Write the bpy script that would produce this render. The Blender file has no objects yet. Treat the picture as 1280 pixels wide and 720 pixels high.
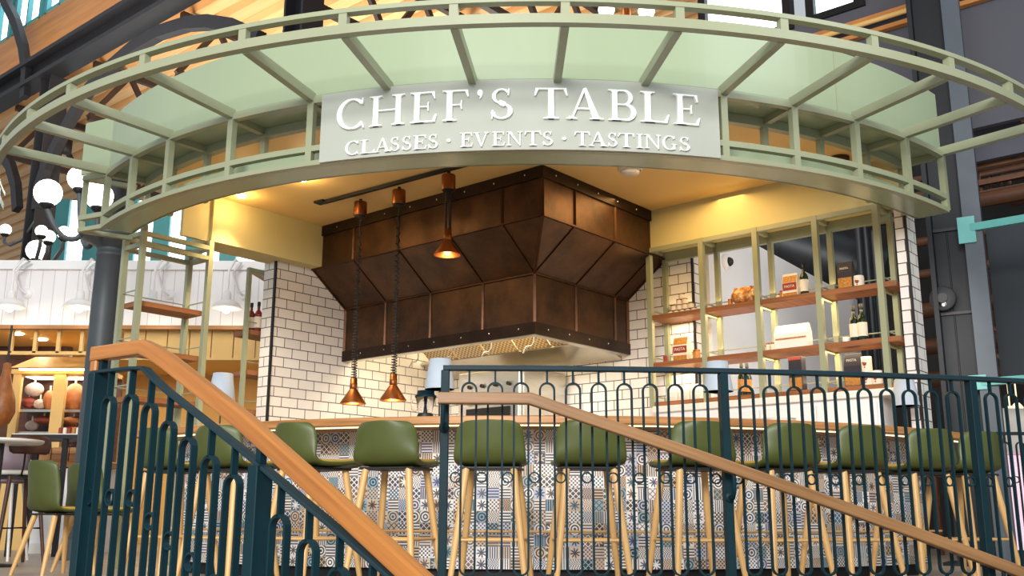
import bpy, bmesh, math, random
import numpy as np
from math import sin, cos, pi, radians, sqrt, atan2, hypot
from mathutils import Vector, Matrix
random.seed(7)
SC = bpy.context.scene
COL = SC.collection
V = Vector

# ------------------------------------------------------------------ surveyed camera and building grid (metres)
F, TH, HC, RO = 1256.8, 0.226, 0.4146, -0.0033        # focal length in px of a 1280 px wide frame, tilt, eye height, roll
D1 = V((0.645, 0.764, 0)).normalized()                # the two directions of the building grid
D2 = V((-D1.y, D1.x, 0))
K = V((0.262, 8.304, 0))                              # near corner of the range hood
CC = (0.23, 11.16)                                    # centre of the canopy rings
CB = (0.31, 11.16)                                    # centre of the bar
CR = (-0.145, 13.84)                                  # centre of the guard rail arc


def W(a, b, z=0.0):
    p = K + D1 * a + D2 * b
    return V((p.x, p.y, z))


def ray(x, y):
    a, b = x - 640, 360 - y
    c, s = cos(RO), sin(RO)
    a, b = (a * c + b * s) / F, (-a * s + b * c) / F
    return V((a, cos(TH) - b * sin(TH), sin(TH) + b * cos(TH)))


def at_y(x, y, Y):
    r = ray(x, y); t = Y / r.y
    return V((r.x * t, Y, HC + r.z * t))


def at_z(x, y, z):
    r = ray(x, y); t = (z - HC) / r.z
    return V((r.x * t, r.y * t, z))


def on_plane(x, y, Q, d):
    r = ray(x, y); n = V((-d.y, d.x, 0))
    t = n.dot(V((Q.x, Q.y, 0))) / n.dot(V((r.x, r.y, 0)))
    return V((r.x * t, r.y * t, HC + r.z * t))


def at_r(x, y, R, c):
    r = ray(x, y)
    A = r.x ** 2 + r.y ** 2; B = -2 * (r.x * c[0] + r.y * c[1]); Cc = c[0] ** 2 + c[1] ** 2 - R * R
    t = (-B - sqrt(max(0, B * B - 4 * A * Cc))) / 2 / A
    return V((r.x * t, r.y * t, HC + r.z * t))


def pol(c, R, ph, z=0.0):
    return V((c[0] + R * sin(ph), c[1] - R * cos(ph), z))


def phi_of(p, c):
    return atan2(p.x - c[0], -(p.y - c[1]))


# ------------------------------------------------------------------ materials
def S(r, g, b):
    f = lambda u: (u / 255 / 12.92) if u / 255 <= 0.04045 else ((u / 255 + 0.055) / 1.055) ** 2.4
    return (f(r), f(g), f(b), 1)


class NT:
    def __init__(s, name):
        s.m = bpy.data.materials.new(name); s.m.use_nodes = True
        s.t = s.m.node_tree; s.b = s.t.nodes['Principled BSDF']

    def n(s, typ, **kw):
        nd = s.t.nodes.new('ShaderNode' + typ)
        for k, v in kw.items():
            setattr(nd, k, v)
        return nd

    def link(s, a, b):
        s.t.links.new(a, b)

    def put(s, sock, v):
        if hasattr(v, 'is_linked') or isinstance(v, bpy.types.NodeSocket):
            s.link(v, sock)
        else:
            sock.default_value = v

    def math(s, op, a, b=0.0, c=0.0):
        nd = s.n('Math', operation=op)
        s.put(nd.inputs[0], a); s.put(nd.inputs[1], b); s.put(nd.inputs[2], c)
        return nd.outputs[0]

    def mix(s, fac, a, b):
        nd = s.n('Mix', data_type='RGBA')
        s.put(nd.inputs[0], fac); s.put(nd.inputs[6], a); s.put(nd.inputs[7], b)
        return nd.outputs[2]

    def ramp(s, fac, stops):
        nd = s.n('ValToRGB'); e = nd.color_ramp.elements
        while len(e) < len(stops):
            e.new(0.5)
        for i, (p, c) in enumerate(stops):
            e[i].position = p; e[i].color = c
        s.put(nd.inputs[0], fac)
        return nd.outputs[0]

    def coord(s, which='UV', scale=(1, 1, 1)):
        tc = s.n('TexCoord'); mp = s.n('Mapping'); mp.inputs['Scale'].default_value = scale
        s.link(tc.outputs[which], mp.inputs[0])
        return mp.outputs[0]

    def noise(s, vec, scale, detail=3.0, rough=0.5):
        nd = s.n('TexNoise'); nd.inputs['Scale'].default_value = scale; nd.inputs['Detail'].default_value = detail
        nd.inputs['Roughness'].default_value = rough
        s.link(vec, nd.inputs['Vector'])
        return nd.outputs['Fac']

    def bump(s, h, strength=0.2, dist=0.01):
        nd = s.n('Bump'); nd.inputs['Strength'].default_value = strength; nd.inputs['Distance'].default_value = dist
        s.link(h, nd.inputs['Height']); s.link(nd.outputs[0], s.b.inputs['Normal'])

    def base(s, col=None, rough=0.5, metal=0.0, spec=None):
        if col is not None:
            s.put(s.b.inputs['Base Color'], col)
        s.put(s.b.inputs['Roughness'], rough); s.b.inputs['Metallic'].default_value = metal
        if spec is not None:
            s.b.inputs['Specular IOR Level'].default_value = spec
        return s.m


def dark(c, k):
    return (c[0] * k, c[1] * k, c[2] * k, 1)


def paint(name, col, rough=0.45, metal=0.0, var=0.12, scale=6.0, bump=0.0, spec=None):
    t = NT(name); v = t.coord('Object'); nz = t.noise(v, scale, 4)
    c = t.mix(t.ramp(nz, [(0.3, (0, 0, 0, 1)), (0.7, (1, 1, 1, 1))]), dark(col, 1 - var), col)
    if bump:
        t.bump(t.noise(v, scale * 25, 2), bump, 0.002)
    return t.base(c, rough, metal, spec)


def wood(name, col, col2, rough=0.4, along=1.0, scale=22.0, spec=None):
    t = NT(name); v = t.coord('UV', (along, scale, 1)); v2 = t.coord('UV', (along * 2.5, scale * 3.2, 1))
    n1 = t.noise(v, 1.0, 5, 0.6); n2 = t.noise(v2, 1.0, 3, 0.5)
    f = t.math('ADD', t.math('MULTIPLY', n1, 0.7), t.math('MULTIPLY', n2, 0.3))
    c = t.ramp(f, [(0.35, col2), (0.62, col)])
    t.bump(f, 0.12, 0.002)
    return t.base(c, rough, 0, spec)


def glow(name, col, strength):
    t = NT(name); t.base((0.8, 0.8, 0.8, 1), 0.5)
    t.b.inputs['Emission Color'].default_value = col; t.b.inputs['Emission Strength'].default_value = strength
    return t.m


M = {}


def make_materials():
    M['sage'] = paint('sage_paint', S(154, 158, 128), 0.32, 0, 0.06, 3, 0.02)
    M['sage_panel'] = paint('sage_gloss_panel', S(158, 172, 140), 0.24, 0, 0.05, 1.2)
    M['board'] = paint('sign_board_paint', S(174, 177, 166), 0.6, 0, 0.04, 2, 0, 0.2)
    M['letter'] = paint('white_letter_paint', S(250, 250, 248), 0.4, 0, 0.02, 4)
    M['teal'] = paint('dark_teal_paint', S(8, 40, 48), 0.5, 0, 0.25, 8, 0.03, 0.18)
    M['rail_dark'] = paint('slate_teal_rail_paint', S(26, 46, 54), 0.5, 0, 0.15, 8, 0, 0.18)
    M['oak'] = wood('oak_varnish', S(172, 110, 48), S(138, 84, 34), 0.35)
    M['oak_top'] = wood('counter_oak', S(196, 140, 82), S(150, 96, 48), 0.4, 1.2, 30)
    M['walnut'] = wood('greyed_oak_rail', S(148, 108, 66), S(114, 80, 46), 0.42, 1.5, 40)
    M['shelf_wood'] = wood('shelf_plank_wood', S(158, 100, 58), S(112, 68, 36), 0.45)
    M['leg_wood'] = wood('beech_leg_wood', S(222, 180, 118), S(198, 150, 88), 0.4, 1.5, 30)
    M['dark_wood'] = wood('dark_walnut_wood', S(92, 54, 36), S(62, 34, 22), 0.4)
    M['fascia_wood'] = wood('fascia_wood', S(176, 124, 72), S(146, 98, 54), 0.55, 0.4, 5)
    M['deck'] = wood('roof_deck_wood', S(222, 182, 130), S(204, 160, 106), 0.6, 0.2, 4)
    M['truss'] = paint('truss_brown_steel', S(46, 28, 20), 0.6, 0, 0.3, 5)
    M['steel_dark'] = paint('charcoal_steel_paint', S(30, 30, 34), 0.5, 0, 0.2, 4, 0, 0.3)
    M['steel_blue'] = paint('near_black_steel_paint', S(22, 26, 32), 0.5, 0.0, 0.35, 4, 0, 0.3)
    M['steel_pale'] = paint('blue_grey_steel_paint', S(66, 76, 86), 0.5, 0, 0.2, 4)
    M['column_grey'] = paint('grey_column_paint', S(74, 80, 84), 0.5, 0, 0.15, 6)
    M['black'] = paint('matt_black', S(24, 23, 23), 0.5, 0, 0.2, 10)
    M['duct'] = paint('black_duct_paint', S(44, 48, 52), 0.45, 0.2, 0.25, 3)
    M['copper_dark'] = copper('aged_copper_sheet', S(98, 68, 46), S(62, 45, 33), 0.36)
    M['copper_trim'] = copper('dark_bronze_trim', S(64, 46, 34), S(44, 32, 25), 0.42)
    M['copper_seam'] = copper('copper_seam_bar', S(96, 62, 40), S(66, 44, 30), 0.4)
    t = NT('bright_copper'); M['copper'] = t.base(S(150, 92, 52), 0.4, 1.0)
    t = NT('stainless_steel'); v = t.coord('Object', (1, 1, 30)); nz = t.noise(v, 8, 2)
    M['steel'] = t.base(t.mix(nz, S(196, 188, 172), S(222, 216, 204)), 0.28, 1.0)
    t = NT('chrome'); M['chrome'] = t.base(S(220, 220, 220), 0.15, 1.0)
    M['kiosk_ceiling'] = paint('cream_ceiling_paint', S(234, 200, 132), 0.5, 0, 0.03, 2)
    M['bulkhead'] = paint('pale_olive_plaster', S(206, 194, 138), 0.6, 0, 0.03, 2)
    M['white'] = paint('white_wall_paint', S(240, 238, 236), 0.55, 0, 0.02, 2)
    M['offwhite'] = paint('warm_white_ceramic', S(236, 232, 224), 0.3, 0, 0.02, 8)
    M['shade'] = paint('pale_blue_grey_lampshade', S(180, 190, 200), 0.7, 0, 0.04, 20)
    M['green'] = paint('olive_green_upholstery', S(76, 84, 34), 0.45, 0, 0.12, 9, 0.05)
    M['mustard'] = paint('mustard_olive_seat', S(176, 138, 44), 0.6, 0, 0.1, 9)
    M['yellow'] = paint('butter_yellow_joinery', S(228, 188, 116), 0.5, 0, 0.05, 3)
    M['mauve'] = paint('mauve_grey_shell', S(128, 112, 120), 0.5, 0, 0.08, 5)
    M['cyan'] = paint('turquoise_steel_paint', S(92, 168, 164), 0.45, 0, 0.08, 5)
    M['darkpanel'] = paint('dark_slate_panel', S(34, 42, 50), 0.55, 0, 0.2, 2, 0.03)
    M['greywall'] = paint('slate_grey_wall', S(84, 86, 98), 0.6, 0, 0.1, 1)
    M['rust'] = wood('rusty_brown_pipe', S(112, 72, 46), S(64, 38, 24), 0.55, 2, 6)
    M['orange'] = wood('orange_timber', S(200, 140, 76), S(168, 108, 56), 0.5, 1, 6)
    M['tealframe'] = paint('teal_window_frame', S(60, 134, 142), 0.45, 0, 0.1, 4)
    M['sky'] = glow('daylit_window_pane', (0.82, 0.95, 1.0, 1), 2.2)
    M['globe'] = glow('lit_opal_globe', (1.0, 0.93, 0.80, 1), 4.0)
    M['bulb'] = glow('lit_bulb', (1.0, 0.90, 0.72, 1), 12.0)
    M['lens'] = glow('lit_downlight_lens', (1.0, 0.86, 0.6, 1), 30.0)
    M['led'] = glow('warm_led_strip', (1.0, 0.72, 0.36, 1), 9.0)
    M['bar_led'] = glow('amber_counter_led', (1.0, 0.70, 0.34, 1), 2.2)
    M['neon'] = glow('lit_pink_display', (1.0, 0.5, 0.75, 1), 0.4)
    M['pendant_glow'] = glow('lit_amber_sign', (1.0, 0.75, 0.4, 1), 1.2)
    M['plaster_grey'] = paint('floor_slab', S(120, 116, 110), 0.7, 0, 0.15, 2)
    t = NT('clear_glass'); t.base((1, 1, 1, 1), 0.02); t.b.inputs['Transmission Weight'].default_value = 1.0; t.b.inputs['IOR'].default_value = 1.06; M['glass'] = t.m
    t = NT('green_bottle_glass'); M['bottle'] = t.base(S(22, 38, 24), 0.08, 0, 0.7)
    t = NT('rose_bottle_glass'); M['rose'] = t.base(S(126, 40, 36), 0.08, 0, 0.7)
    M['paper'] = paint('cream_paper', S(236, 226, 204), 0.7, 0, 0.06, 30)
    M['redlabel'] = paint('brick_red_label', S(150, 52, 34), 0.6, 0, 0.05, 20)
    M['navycarton'] = paint('dark_navy_carton', S(40, 36, 46), 0.5, 0, 0.1, 20)
    M['amberpasta'] = paint('amber_pasta_window', S(206, 140, 58), 0.5, 0, 0.5, 60)
    M['ham'] = paint('cured_ham_rind', S(176, 104, 48), 0.45, 0, 0.45, 12)
    M['meat'] = paint('red_cured_meat', S(150, 62, 44), 0.4, 0, 0.4, 20)
    M['whitemeat'] = paint('netted_white_salami', S(214, 196, 188), 0.55, 0, 0.3, 26)
    M['bread'] = bread()
    M['box_wood'] = wood('crate_wood', S(198, 146, 92), S(160, 108, 62), 0.6)
    M['tile'] = subway()
    M['mosaic'] = mosaic()
    M['bead'] = beadboard()
    M['floor'] = planks()
    M['speaker'] = paint('graphite_speaker_mesh', S(34, 34, 37), 0.6, 0, 0.2, 80)
    M['mesh'] = filt()


def copper(name, c1, c2, rough):
    t = NT(name); v = t.coord('Object'); n1 = t.noise(v, 3.2, 6, 0.62); n2 = t.noise(v, 40, 2)
    f = t.math('ADD', t.math('MULTIPLY', n1, 0.85), t.math('MULTIPLY', n2, 0.15))
    c = t.ramp(f, [(0.36, c2), (0.66, c1)])
    return t.base(c, rough, 0.75)


def bread():
    t = NT('bread_crust'); v = t.coord('Object'); n1 = t.noise(v, 22, 4, 0.6)
    return t.base(t.ramp(n1, [(0.36, S(150, 82, 30)), (0.52, S(206, 140, 66)), (0.66, S(240, 214, 160))]), 0.65)


def subway():
    t = NT('white_subway_tile'); v = t.coord('UV')
    b = t.n('TexBrick'); b.offset = 0.5; b.inputs['Scale'].default_value = 1.0
    b.inputs['Color1'].default_value = S(243, 238, 232); b.inputs['Color2'].default_value = S(232, 226, 220)
    b.inputs['Mortar'].default_value = S(84, 72, 64); b.inputs['Mortar Size'].default_value = 0.0045
    b.inputs['Mortar Smooth'].default_value = 0.1
    b.inputs['Brick Width'].default_value = 0.2; b.inputs['Row Height'].default_value = 0.1
    t.link(v, b.inputs['Vector'])
    inv = t.math('SUBTRACT', 1.0, b.outputs['Fac']); t.bump(inv, 0.25, 0.004)
    return t.base(b.outputs['Color'], t.math('ADD', t.math('MULTIPLY', b.outputs['Fac'], 0.6), 0.14))


def beadboard():
    t = NT('white_beadboard'); v = t.coord('UV')
    b = t.n('TexBrick'); b.offset = 0.0; b.inputs['Scale'].default_value = 1.0
    b.inputs['Color1'].default_value = S(240, 236, 234); b.inputs['Color2'].default_value = S(234, 230, 228)
    b.inputs['Mortar'].default_value = S(206, 198, 194); b.inputs['Mortar Size'].default_value = 0.006
    b.inputs['Brick Width'].default_value = 0.16; b.inputs['Row Height'].default_value = 30.0
    t.link(v, b.inputs['Vector'])
    return t.base(b.outputs['Color'], 0.55)


def planks():
    t = NT('grey_wood_look_floor'); v = t.coord('UV')
    b = t.n('TexBrick'); b.inputs['Scale'].default_value = 1.0
    b.inputs['Color1'].default_value = S(176, 164, 150); b.inputs['Color2'].default_value = S(150, 138, 126)
    b.inputs['Mortar'].default_value = S(110, 100, 92); b.inputs['Mortar Size'].default_value = 0.004
    b.inputs['Brick Width'].default_value = 1.2; b.inputs['Row Height'].default_value = 0.2
    t.link(v, b.inputs['Vector'])
    n = t.noise(t.coord('UV', (2, 30, 1)), 1, 4)
    return t.base(t.mix(t.math('MULTIPLY', n, 0.5), b.outputs['Color'], S(120, 108, 98)), 0.4)


def filt():
    t = NT('hood_filter_mesh'); v = t.coord('UV', (40, 40, 1))
    w = t.n('TexChecker'); w.inputs['Scale'].default_value = 1.0; w.inputs['Color1'].default_value = S(216, 196, 160); w.inputs['Color2'].default_value = S(150, 128, 96)
    t.link(v, w.inputs['Vector'])
    return t.base(w.outputs['Color'], 0.35, 0.7)


def mosaic():
    """Patchwork of small printed tiles: every tile picks one of several motifs and one ink."""
    t = NT('patchwork_print_tile')
    P = 0.078
    uv = t.coord('UV', (1 / P, 1 / P, 1))
    sep = t.n('SeparateXYZ'); t.link(uv, sep.inputs[0]); X, Y = sep.outputs[0], sep.outputs[1]
    fx, fy = t.math('FLOOR', X), t.math('FLOOR', Y)
    cmb = t.n('CombineXYZ'); t.link(fx, cmb.inputs[0]); t.link(fy, cmb.inputs[1])
    wn = t.n('TexWhiteNoise', noise_dimensions='3D'); t.link(cmb.outputs[0], wn.inputs[0])
    ws = t.n('SeparateColor'); t.link(wn.outputs['Color'], ws.inputs[0])
    r1, r2, r3 = ws.outputs[0], ws.outputs[1], ws.outputs[2]
    px = t.math('SUBTRACT', t.math('SUBTRACT', X, fx), 0.5); py = t.math('SUBTRACT', t.math('SUBTRACT', Y, fy), 0.5)
    rad = t.math('SQRT', t.math('ADD', t.math('MULTIPLY', px, px), t.math('MULTIPLY', py, py)))
    gt = lambda a, b: t.math('GREATER_THAN', a, b)
    sn = lambda a, k, ph=0.0: t.math('SINE', t.math('ADD', t.math('MULTIPLY', a, k), ph))
    ang = t.math('ARCTAN2', py, px)
    rings = gt(sn(rad, 26.0), -0.1)
    flower = gt(t.math('ADD', t.math('MULTIPLY', sn(ang, 8.0), 0.16), 0.30), rad)
    stripes = gt(sn(px, 31.4), 0.0); hstripes = gt(sn(py, 25.1), 0.0)
    lat = gt(t.math('MAXIMUM', sn(t.math('ADD', px, py), 12.57), sn(t.math('SUBTRACT', px, py), 12.57)), 0.80)
    lat = t.math('SUBTRACT', 1.0, lat)
    dots = gt(t.math('MULTIPLY', sn(px, 18.85), sn(py, 18.85)), 0.15)
    scroll = gt(t.math('MULTIPLY', sn(t.math('ADD', px, t.math('MULTIPLY', sn(py, 18.0), 0.12)), 30.0), sn(py, 22.0, 1.0)), 0.05)
    motifs = [rings, flower, stripes, dots, scroll, hstripes, lat]
    cur = motifs[0]
    for i, m_ in enumerate(motifs[1:]):
        sel = gt(r1, (i + 1) / len(motifs))
        nd = t.n('Mix', data_type='FLOAT'); t.put(nd.inputs[0], sel); t.put(nd.inputs[2], cur); t.put(nd.inputs[3], m_)
        cur = nd.outputs[0]
    ramp = t.n('ValToRGB'); ramp.color_ramp.interpolation = 'CONSTANT'; e = ramp.color_ramp.elements
    inks = [S(64, 40, 26), S(30, 30, 74), S(104, 70, 44), S(22, 20, 26), S(56, 54, 104), S(12, 84, 104), S(120, 90, 62), S(40, 34, 40), S(84, 74, 80), S(26, 50, 84), S(18, 16, 20), S(70, 50, 36)]
    while len(e) < len(inks):
        e.new(0.5)
    for i, c in enumerate(inks):
        e[i].position = i / len(inks); e[i].color = c
    t.link(r2, ramp.inputs[0])
    gr_ = t.n('ValToRGB'); gr_.color_ramp.interpolation = 'CONSTANT'; ge = gr_.color_ramp.elements
    gs = [S(246, 234, 220), S(236, 232, 232), S(250, 246, 242), S(222, 200, 176), S(240, 232, 222), S(196, 200, 214), S(250, 244, 236), S(204, 182, 160), S(238, 232, 228), S(150, 176, 182)]
    while len(ge) < len(gs):
        ge.new(0.5)
    for i, c in enumerate(gs):
        ge[i].position = i / len(gs); ge[i].color = c
    t.link(r3, gr_.inputs[0]); ground = gr_.outputs[0]
    inv = gt(t.math('FRACT', t.math('MULTIPLY', r3, 37.0)), 0.80)
    cur = t.math('ABSOLUTE', t.math('SUBTRACT', cur, inv))
    ink = t.mix(0.92, ground, ramp.outputs[0])
    c = t.mix(cur, ground, ink)
    edge = gt(t.math('MAXIMUM', t.math('ABSOLUTE', px), t.math('ABSOLUTE', py)), 0.482)
    c = t.mix(edge, c, S(196, 184, 172))
    return t.base(c, 0.3)


# ------------------------------------------------------------------ mesh building
class MB:
    def __init__(s):
        s.v = []; s.f = []; s.uv = []; s.sm = []

    def add(s, verts, faces, uvs=None, smooth=False):
        o = len(s.v); s.v += [V(p) for p in verts]
        for i, f in enumerate(faces):
            s.f.append(tuple(o + k for k in f)); s.uv.append(uvs[i] if uvs else None); s.sm.append(smooth)
        return s

    def box(s, c, d, ax=None, L=None):
        """box centred on c; sizes d along the three axes ax (defaults to world axes)"""
        c = V(c); ax = ax or (V((1, 0, 0)), V((0, 1, 0)), V((0, 0, 1)))
        h = [q / 2 for q in d]; P = []
        for i in (-1, 1):
            for j in (-1, 1):
                for k in (-1, 1):
                    P.append(c + ax[0] * (i * h[0]) + ax[1] * (j * h[1]) + ax[2] * (k * h[2]))
        fs = [(0, 1, 3, 2), (4, 6, 7, 5), (0, 4, 5, 1), (2, 3, 7, 6), (0, 2, 6, 4), (1, 5, 7, 3)]
        lo = [(-1 if not (i >> 2) & 1 else 1, -1 if not (i >> 1) & 1 else 1, -1 if not i & 1 else 1) for i in range(8)]
        uvs = []
        for n, f in enumerate(fs):
            a, b = [(1, 2), (1, 2), (0, 2), (0, 2), (0, 1), (0, 1)][n]
            uvs.append([(lo[i][a] * h[a] + c.x, lo[i][b] * h[b] + c.z * (b == 2)) for i in f])
        return s.add(P, fs, uvs)

    def wbox(s, a0, a1, b0, b1, z0, z1):
        """box in the building grid"""
        c = W((a0 + a1) / 2, (b0 + b1) / 2, (z0 + z1) / 2)
        return s.box(c, (a1 - a0, b1 - b0, z1 - z0), (D1, D2, V((0, 0, 1))))

    def bar(s, p, q, w, h, up=V((0, 0, 1))):
        """rectangular bar from p to q: w across, h along up"""
        p, q = V(p), V(q); t = (q - p); L = t.length; t.normalize()
        side = t.cross(up)
        if side.length < 1e-5:
            side = V((1, 0, 0))
        side.normalize(); u2 = side.cross(t).normalized()
        return s.box((p + q) / 2, (L, w, h), (t, side, u2))

    def quad(s, p, uv=None):
        return s.add(p, [tuple(range(len(p)))], [uv] if uv else None)

    def sweep(s, path, w, h, up=V((0, 0, 1)), closed=False, smooth=False, prof=None):
        path = [V(p) for p in path]; n = len(path); pr = prof or [(-w / 2, -h / 2), (w / 2, -h / 2), (w / 2, h / 2), (-w / 2, h / 2)]
        m = len(pr); vs = []; L = 0; Ls = []
        for i, p in enumerate(path):
            if closed:
                t = path[(i + 1) % n] - path[i - 1]
            else:
                t = path[min(i + 1, n - 1)] - path[max(i - 1, 0)]
            t.normalize(); side = t.cross(up); side.normalize(); u2 = side.cross(t).normalized()
            k = 1.0
            if 0 < i < n - 1 and not closed:
                a = (path[i] - path[i - 1]).normalized(); k = 1 / max(0.5, a.dot(t))
            for x, y in pr:
                vs.append(p + side * x + u2 * y * (k if abs(up.dot(side)) < .5 else 1))
            if i:
                L += (p - path[i - 1]).length
            Ls.append(L)
        per = [0]
        for j in range(m):
            a, b = pr[j], pr[(j + 1) % m]; per.append(per[-1] + hypot(a[0] - b[0], a[1] - b[1]))
        fs = []; uv = []
        for i in range(n if closed else n - 1):
            i2 = (i + 1) % n; l2 = Ls[i2] if i2 else L + 0.01
            for j in range(m):
                j2 = (j + 1) % m
                fs.append((i * m + j, i * m + j2, i2 * m + j2, i2 * m + j))
                uv.append([(Ls[i], per[j]), (Ls[i], per[j + 1]), (l2, per[j + 1]), (l2, per[j])])
        s.add(vs, fs, uv, smooth)
        if not closed:
            s.add(vs[:m], [tuple(range(m - 1, -1, -1))]); s.add(vs[-m:], [tuple(range(m))])
        return s

    def tube(s, path, r, n=10, closed=False, smooth=True):
        path = [V(p) for p in path]; N = len(path); rs = r if isinstance(r, (list, tuple)) else [r] * N
        t0 = (path[1] - path[0]).normalized(); ref = V((0, 0, 1)) if abs(t0.z) < 0.9 else V((1, 0, 0))
        side = t0.cross(ref).normalized(); vs = []
        for i, p in enumerate(path):
            if closed:
                t = path[(i + 1) % N] - path[i - 1]
            else:
                t = path[min(i + 1, N - 1)] - path[max(i - 1, 0)]
            t.normalize(); side = (side - t * side.dot(t)).normalized(); u2 = t.cross(side)
            for k in range(n):
                a = 2 * pi * k / n; vs.append(p + side * (cos(a) * rs[i]) + u2 * (sin(a) * rs[i]))
        fs = []; uv = []
        for i in range(N if closed else N - 1):
            i2 = (i + 1) % N
            for k in range(n):
                k2 = (k + 1) % n; fs.append((i * n + k, i * n + k2, i2 * n + k2, i2 * n + k))
                uv.append([(i * .1, k * .02), (i * .1, k * .02 + .02), (i * .1 + .1, k * .02 + .02), (i * .1 + .1, k * .02)])
        s.add(vs, fs, uv, smooth)
        if not closed:
            s.add(vs[:n], [tuple(range(n - 1, -1, -1))]); s.add(vs[-n:], [tuple(range(n))])
        return s

    def lathe(s, prof, c, n=24, ax=V((0, 0, 1)), smooth=True):
        """profile [(r, z)] turned about ax through c"""
        c = V(c); ref = V((1, 0, 0)) if abs(ax.x) < 0.9 else V((0, 1, 0))
        e1 = ax.cross(ref).normalized(); e2 = ax.cross(e1); vs = []; m = len(prof)
        for r, z in prof:
            for k in range(n):
                a = 2 * pi * k / n; vs.append(c + ax * z + e1 * (r * cos(a)) + e2 * (r * sin(a)))
        fs = []; uv = []
        for i in range(m - 1):
            for k in range(n):
                k2 = (k + 1) % n; fs.append((i * n + k, i * n + k2, (i + 1) * n + k2, (i + 1) * n + k))
                uv.append([(k / n, prof[i][1]), ((k + 1) / n, prof[i][1]), ((k + 1) / n, prof[i + 1][1]), (k / n, prof[i + 1][1])])
        s.add(vs, fs, uv, smooth)
        if prof[0][0] > 1e-4:
            s.add(vs[:n], [tuple(range(n - 1, -1, -1))])
        if prof[-1][0] > 1e-4:
            s.add(vs[-n:], [tuple(range(n))])
        return s

    def ball(s, c, r, n=12, sq=(1, 1, 1), ax=None):
        c = V(c); vs = []; fs = []; h = n // 2; ax = ax or (V((1, 0, 0)), V((0, 1, 0)), V((0, 0, 1)))
        for i in range(h + 1):
            th = pi * i / h
            for k in range(n):
                a = 2 * pi * k / n
                vs.append(c + ax[0] * (r * sq[0] * sin(th) * cos(a)) + ax[1] * (r * sq[1] * sin(th) * sin(a)) + ax[2] * (r * sq[2] * cos(th)))
        for i in range(h):
            for k in range(n):
                k2 = (k + 1) % n; fs.append((i * n + k, (i + 1) * n + k, (i + 1) * n + k2, i * n + k2))
        return s.add(vs, fs, None, True)

    def arcbox(s, c, r0, r1, z0, z1, p0, p1, n=48, smooth=False):
        """curved box: radii r0..r1, heights z0..z1, bearings p0..p1 (radians)"""
        vs = []
        for i in range(n + 1):
            p = p0 + (p1 - p0) * i / n
            vs += [pol(c, r0, p, z0), pol(c, r1, p, z0), pol(c, r1, p, z1), pol(c, r0, p, z1)]
        fs = []; uv = []; rm = (r0 + r1) / 2; e = [0, r1 - r0, r1 - r0 + z1 - z0, 2 * (r1 - r0) + z1 - z0]
        for i in range(n):
            a, b = 4 * i, 4 * i + 4; u0 = rm * (p0 + (p1 - p0) * i / n); u1 = rm * (p0 + (p1 - p0) * (i + 1) / n)
            for j in range(4):
                j2 = (j + 1) % 4
                fs.append((a + j, b + j, b + j2, a + j2))
                va, vb = [(0, r1 - r0), (z0, z1), (r1 - r0, 0), (z1, z0)][j]
                uv.append([(u0, va), (u1, va), (u1, vb), (u0, vb)])
        s.add(vs, fs, uv, smooth)
        s.add(vs[:4], [(0, 1, 2, 3)]); s.add(vs[-4:], [(3, 2, 1, 0)])
        return s

    def prism(s, poly, z0, z1):
        n = len(poly); vs = [V((p[0], p[1], z0)) for p in poly] + [V((p[0], p[1], z1)) for p in poly]
        fs = [tuple(range(n - 1, -1, -1)), tuple(range(n, 2 * n))]
        for i in range(n):
            fs.append((i, (i + 1) % n, n + (i + 1) % n, n + i))
        return s.add(vs, fs)

    def mesh(s, name, org):
        me = bpy.data.meshes.new(name)
        me.from_pydata([tuple(p - org) for p in s.v], [], s.f)
        uvl = me.uv_layers.new(name='UVMap').data
        co = s.v
        for pi_, pl in enumerate(me.polygons):
            pl.use_smooth = s.sm[pi_]; u = s.uv[pi_]
            if u:
                for k, li in enumerate(pl.loop_indices):
                    uvl[li].uv = u[k]
            else:
                n = pl.normal
                for li in pl.loop_indices:
                    p = co[me.loops[li].vertex_index]
                    if abs(n.z) > 0.7:
                        uvl[li].uv = (p.dot(D2), p.dot(D1))
                    elif abs(n.dot(D1)) > abs(n.dot(D2)):
                        uvl[li].uv = (p.dot(D2), p.z)
                    else:
                        uvl[li].uv = (p.dot(D1), p.z)
        bm = bmesh.new(); bm.from_mesh(me)
        if len(bm.faces) < 60000:
            bmesh.ops.recalc_face_normals(bm, faces=bm.faces)
        bm.to_mesh(me); bm.free()
        return me

    def build(s, name, m, parent=None, bevel=0.0, seg=1, subd=0):
        org = ORG.get(parent.name, V((0, 0, 0))) if parent else V((0, 0, 0))
        o = bpy.data.objects.new(name, s.mesh(name, org)); COL.objects.link(o)
        o.data.materials.append(M[m] if isinstance(m, str) else m)
        if parent:
            o.parent = parent; ORG[o.name] = org
        if bevel:
            b = o.modifiers.new('bevel', 'BEVEL'); b.width = bevel; b.segments = seg; b.limit_method = 'ANGLE'; b.angle_limit = radians(40)
        if subd:
            b = o.modifiers.new('subd', 'SUBSURF'); b.levels = subd; b.render_levels = subd
        return o


ORG = {}


def tag(o, label=None, cat=None, group=None, kind=None):
    if label: o['label'] = label
    if cat: o['category'] = cat
    if group: o['group'] = group
    if kind: o['kind'] = kind
    return o


def thing(name, label, cat, loc=(0, 0, 0), group=None, kind=None):
    o = bpy.data.objects.new(name, None); COL.objects.link(o); o.location = V(loc); ORG[o.name] = V(loc)
    o.empty_display_size = 0.2
    return tag(o, label, cat, group, kind)


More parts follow.
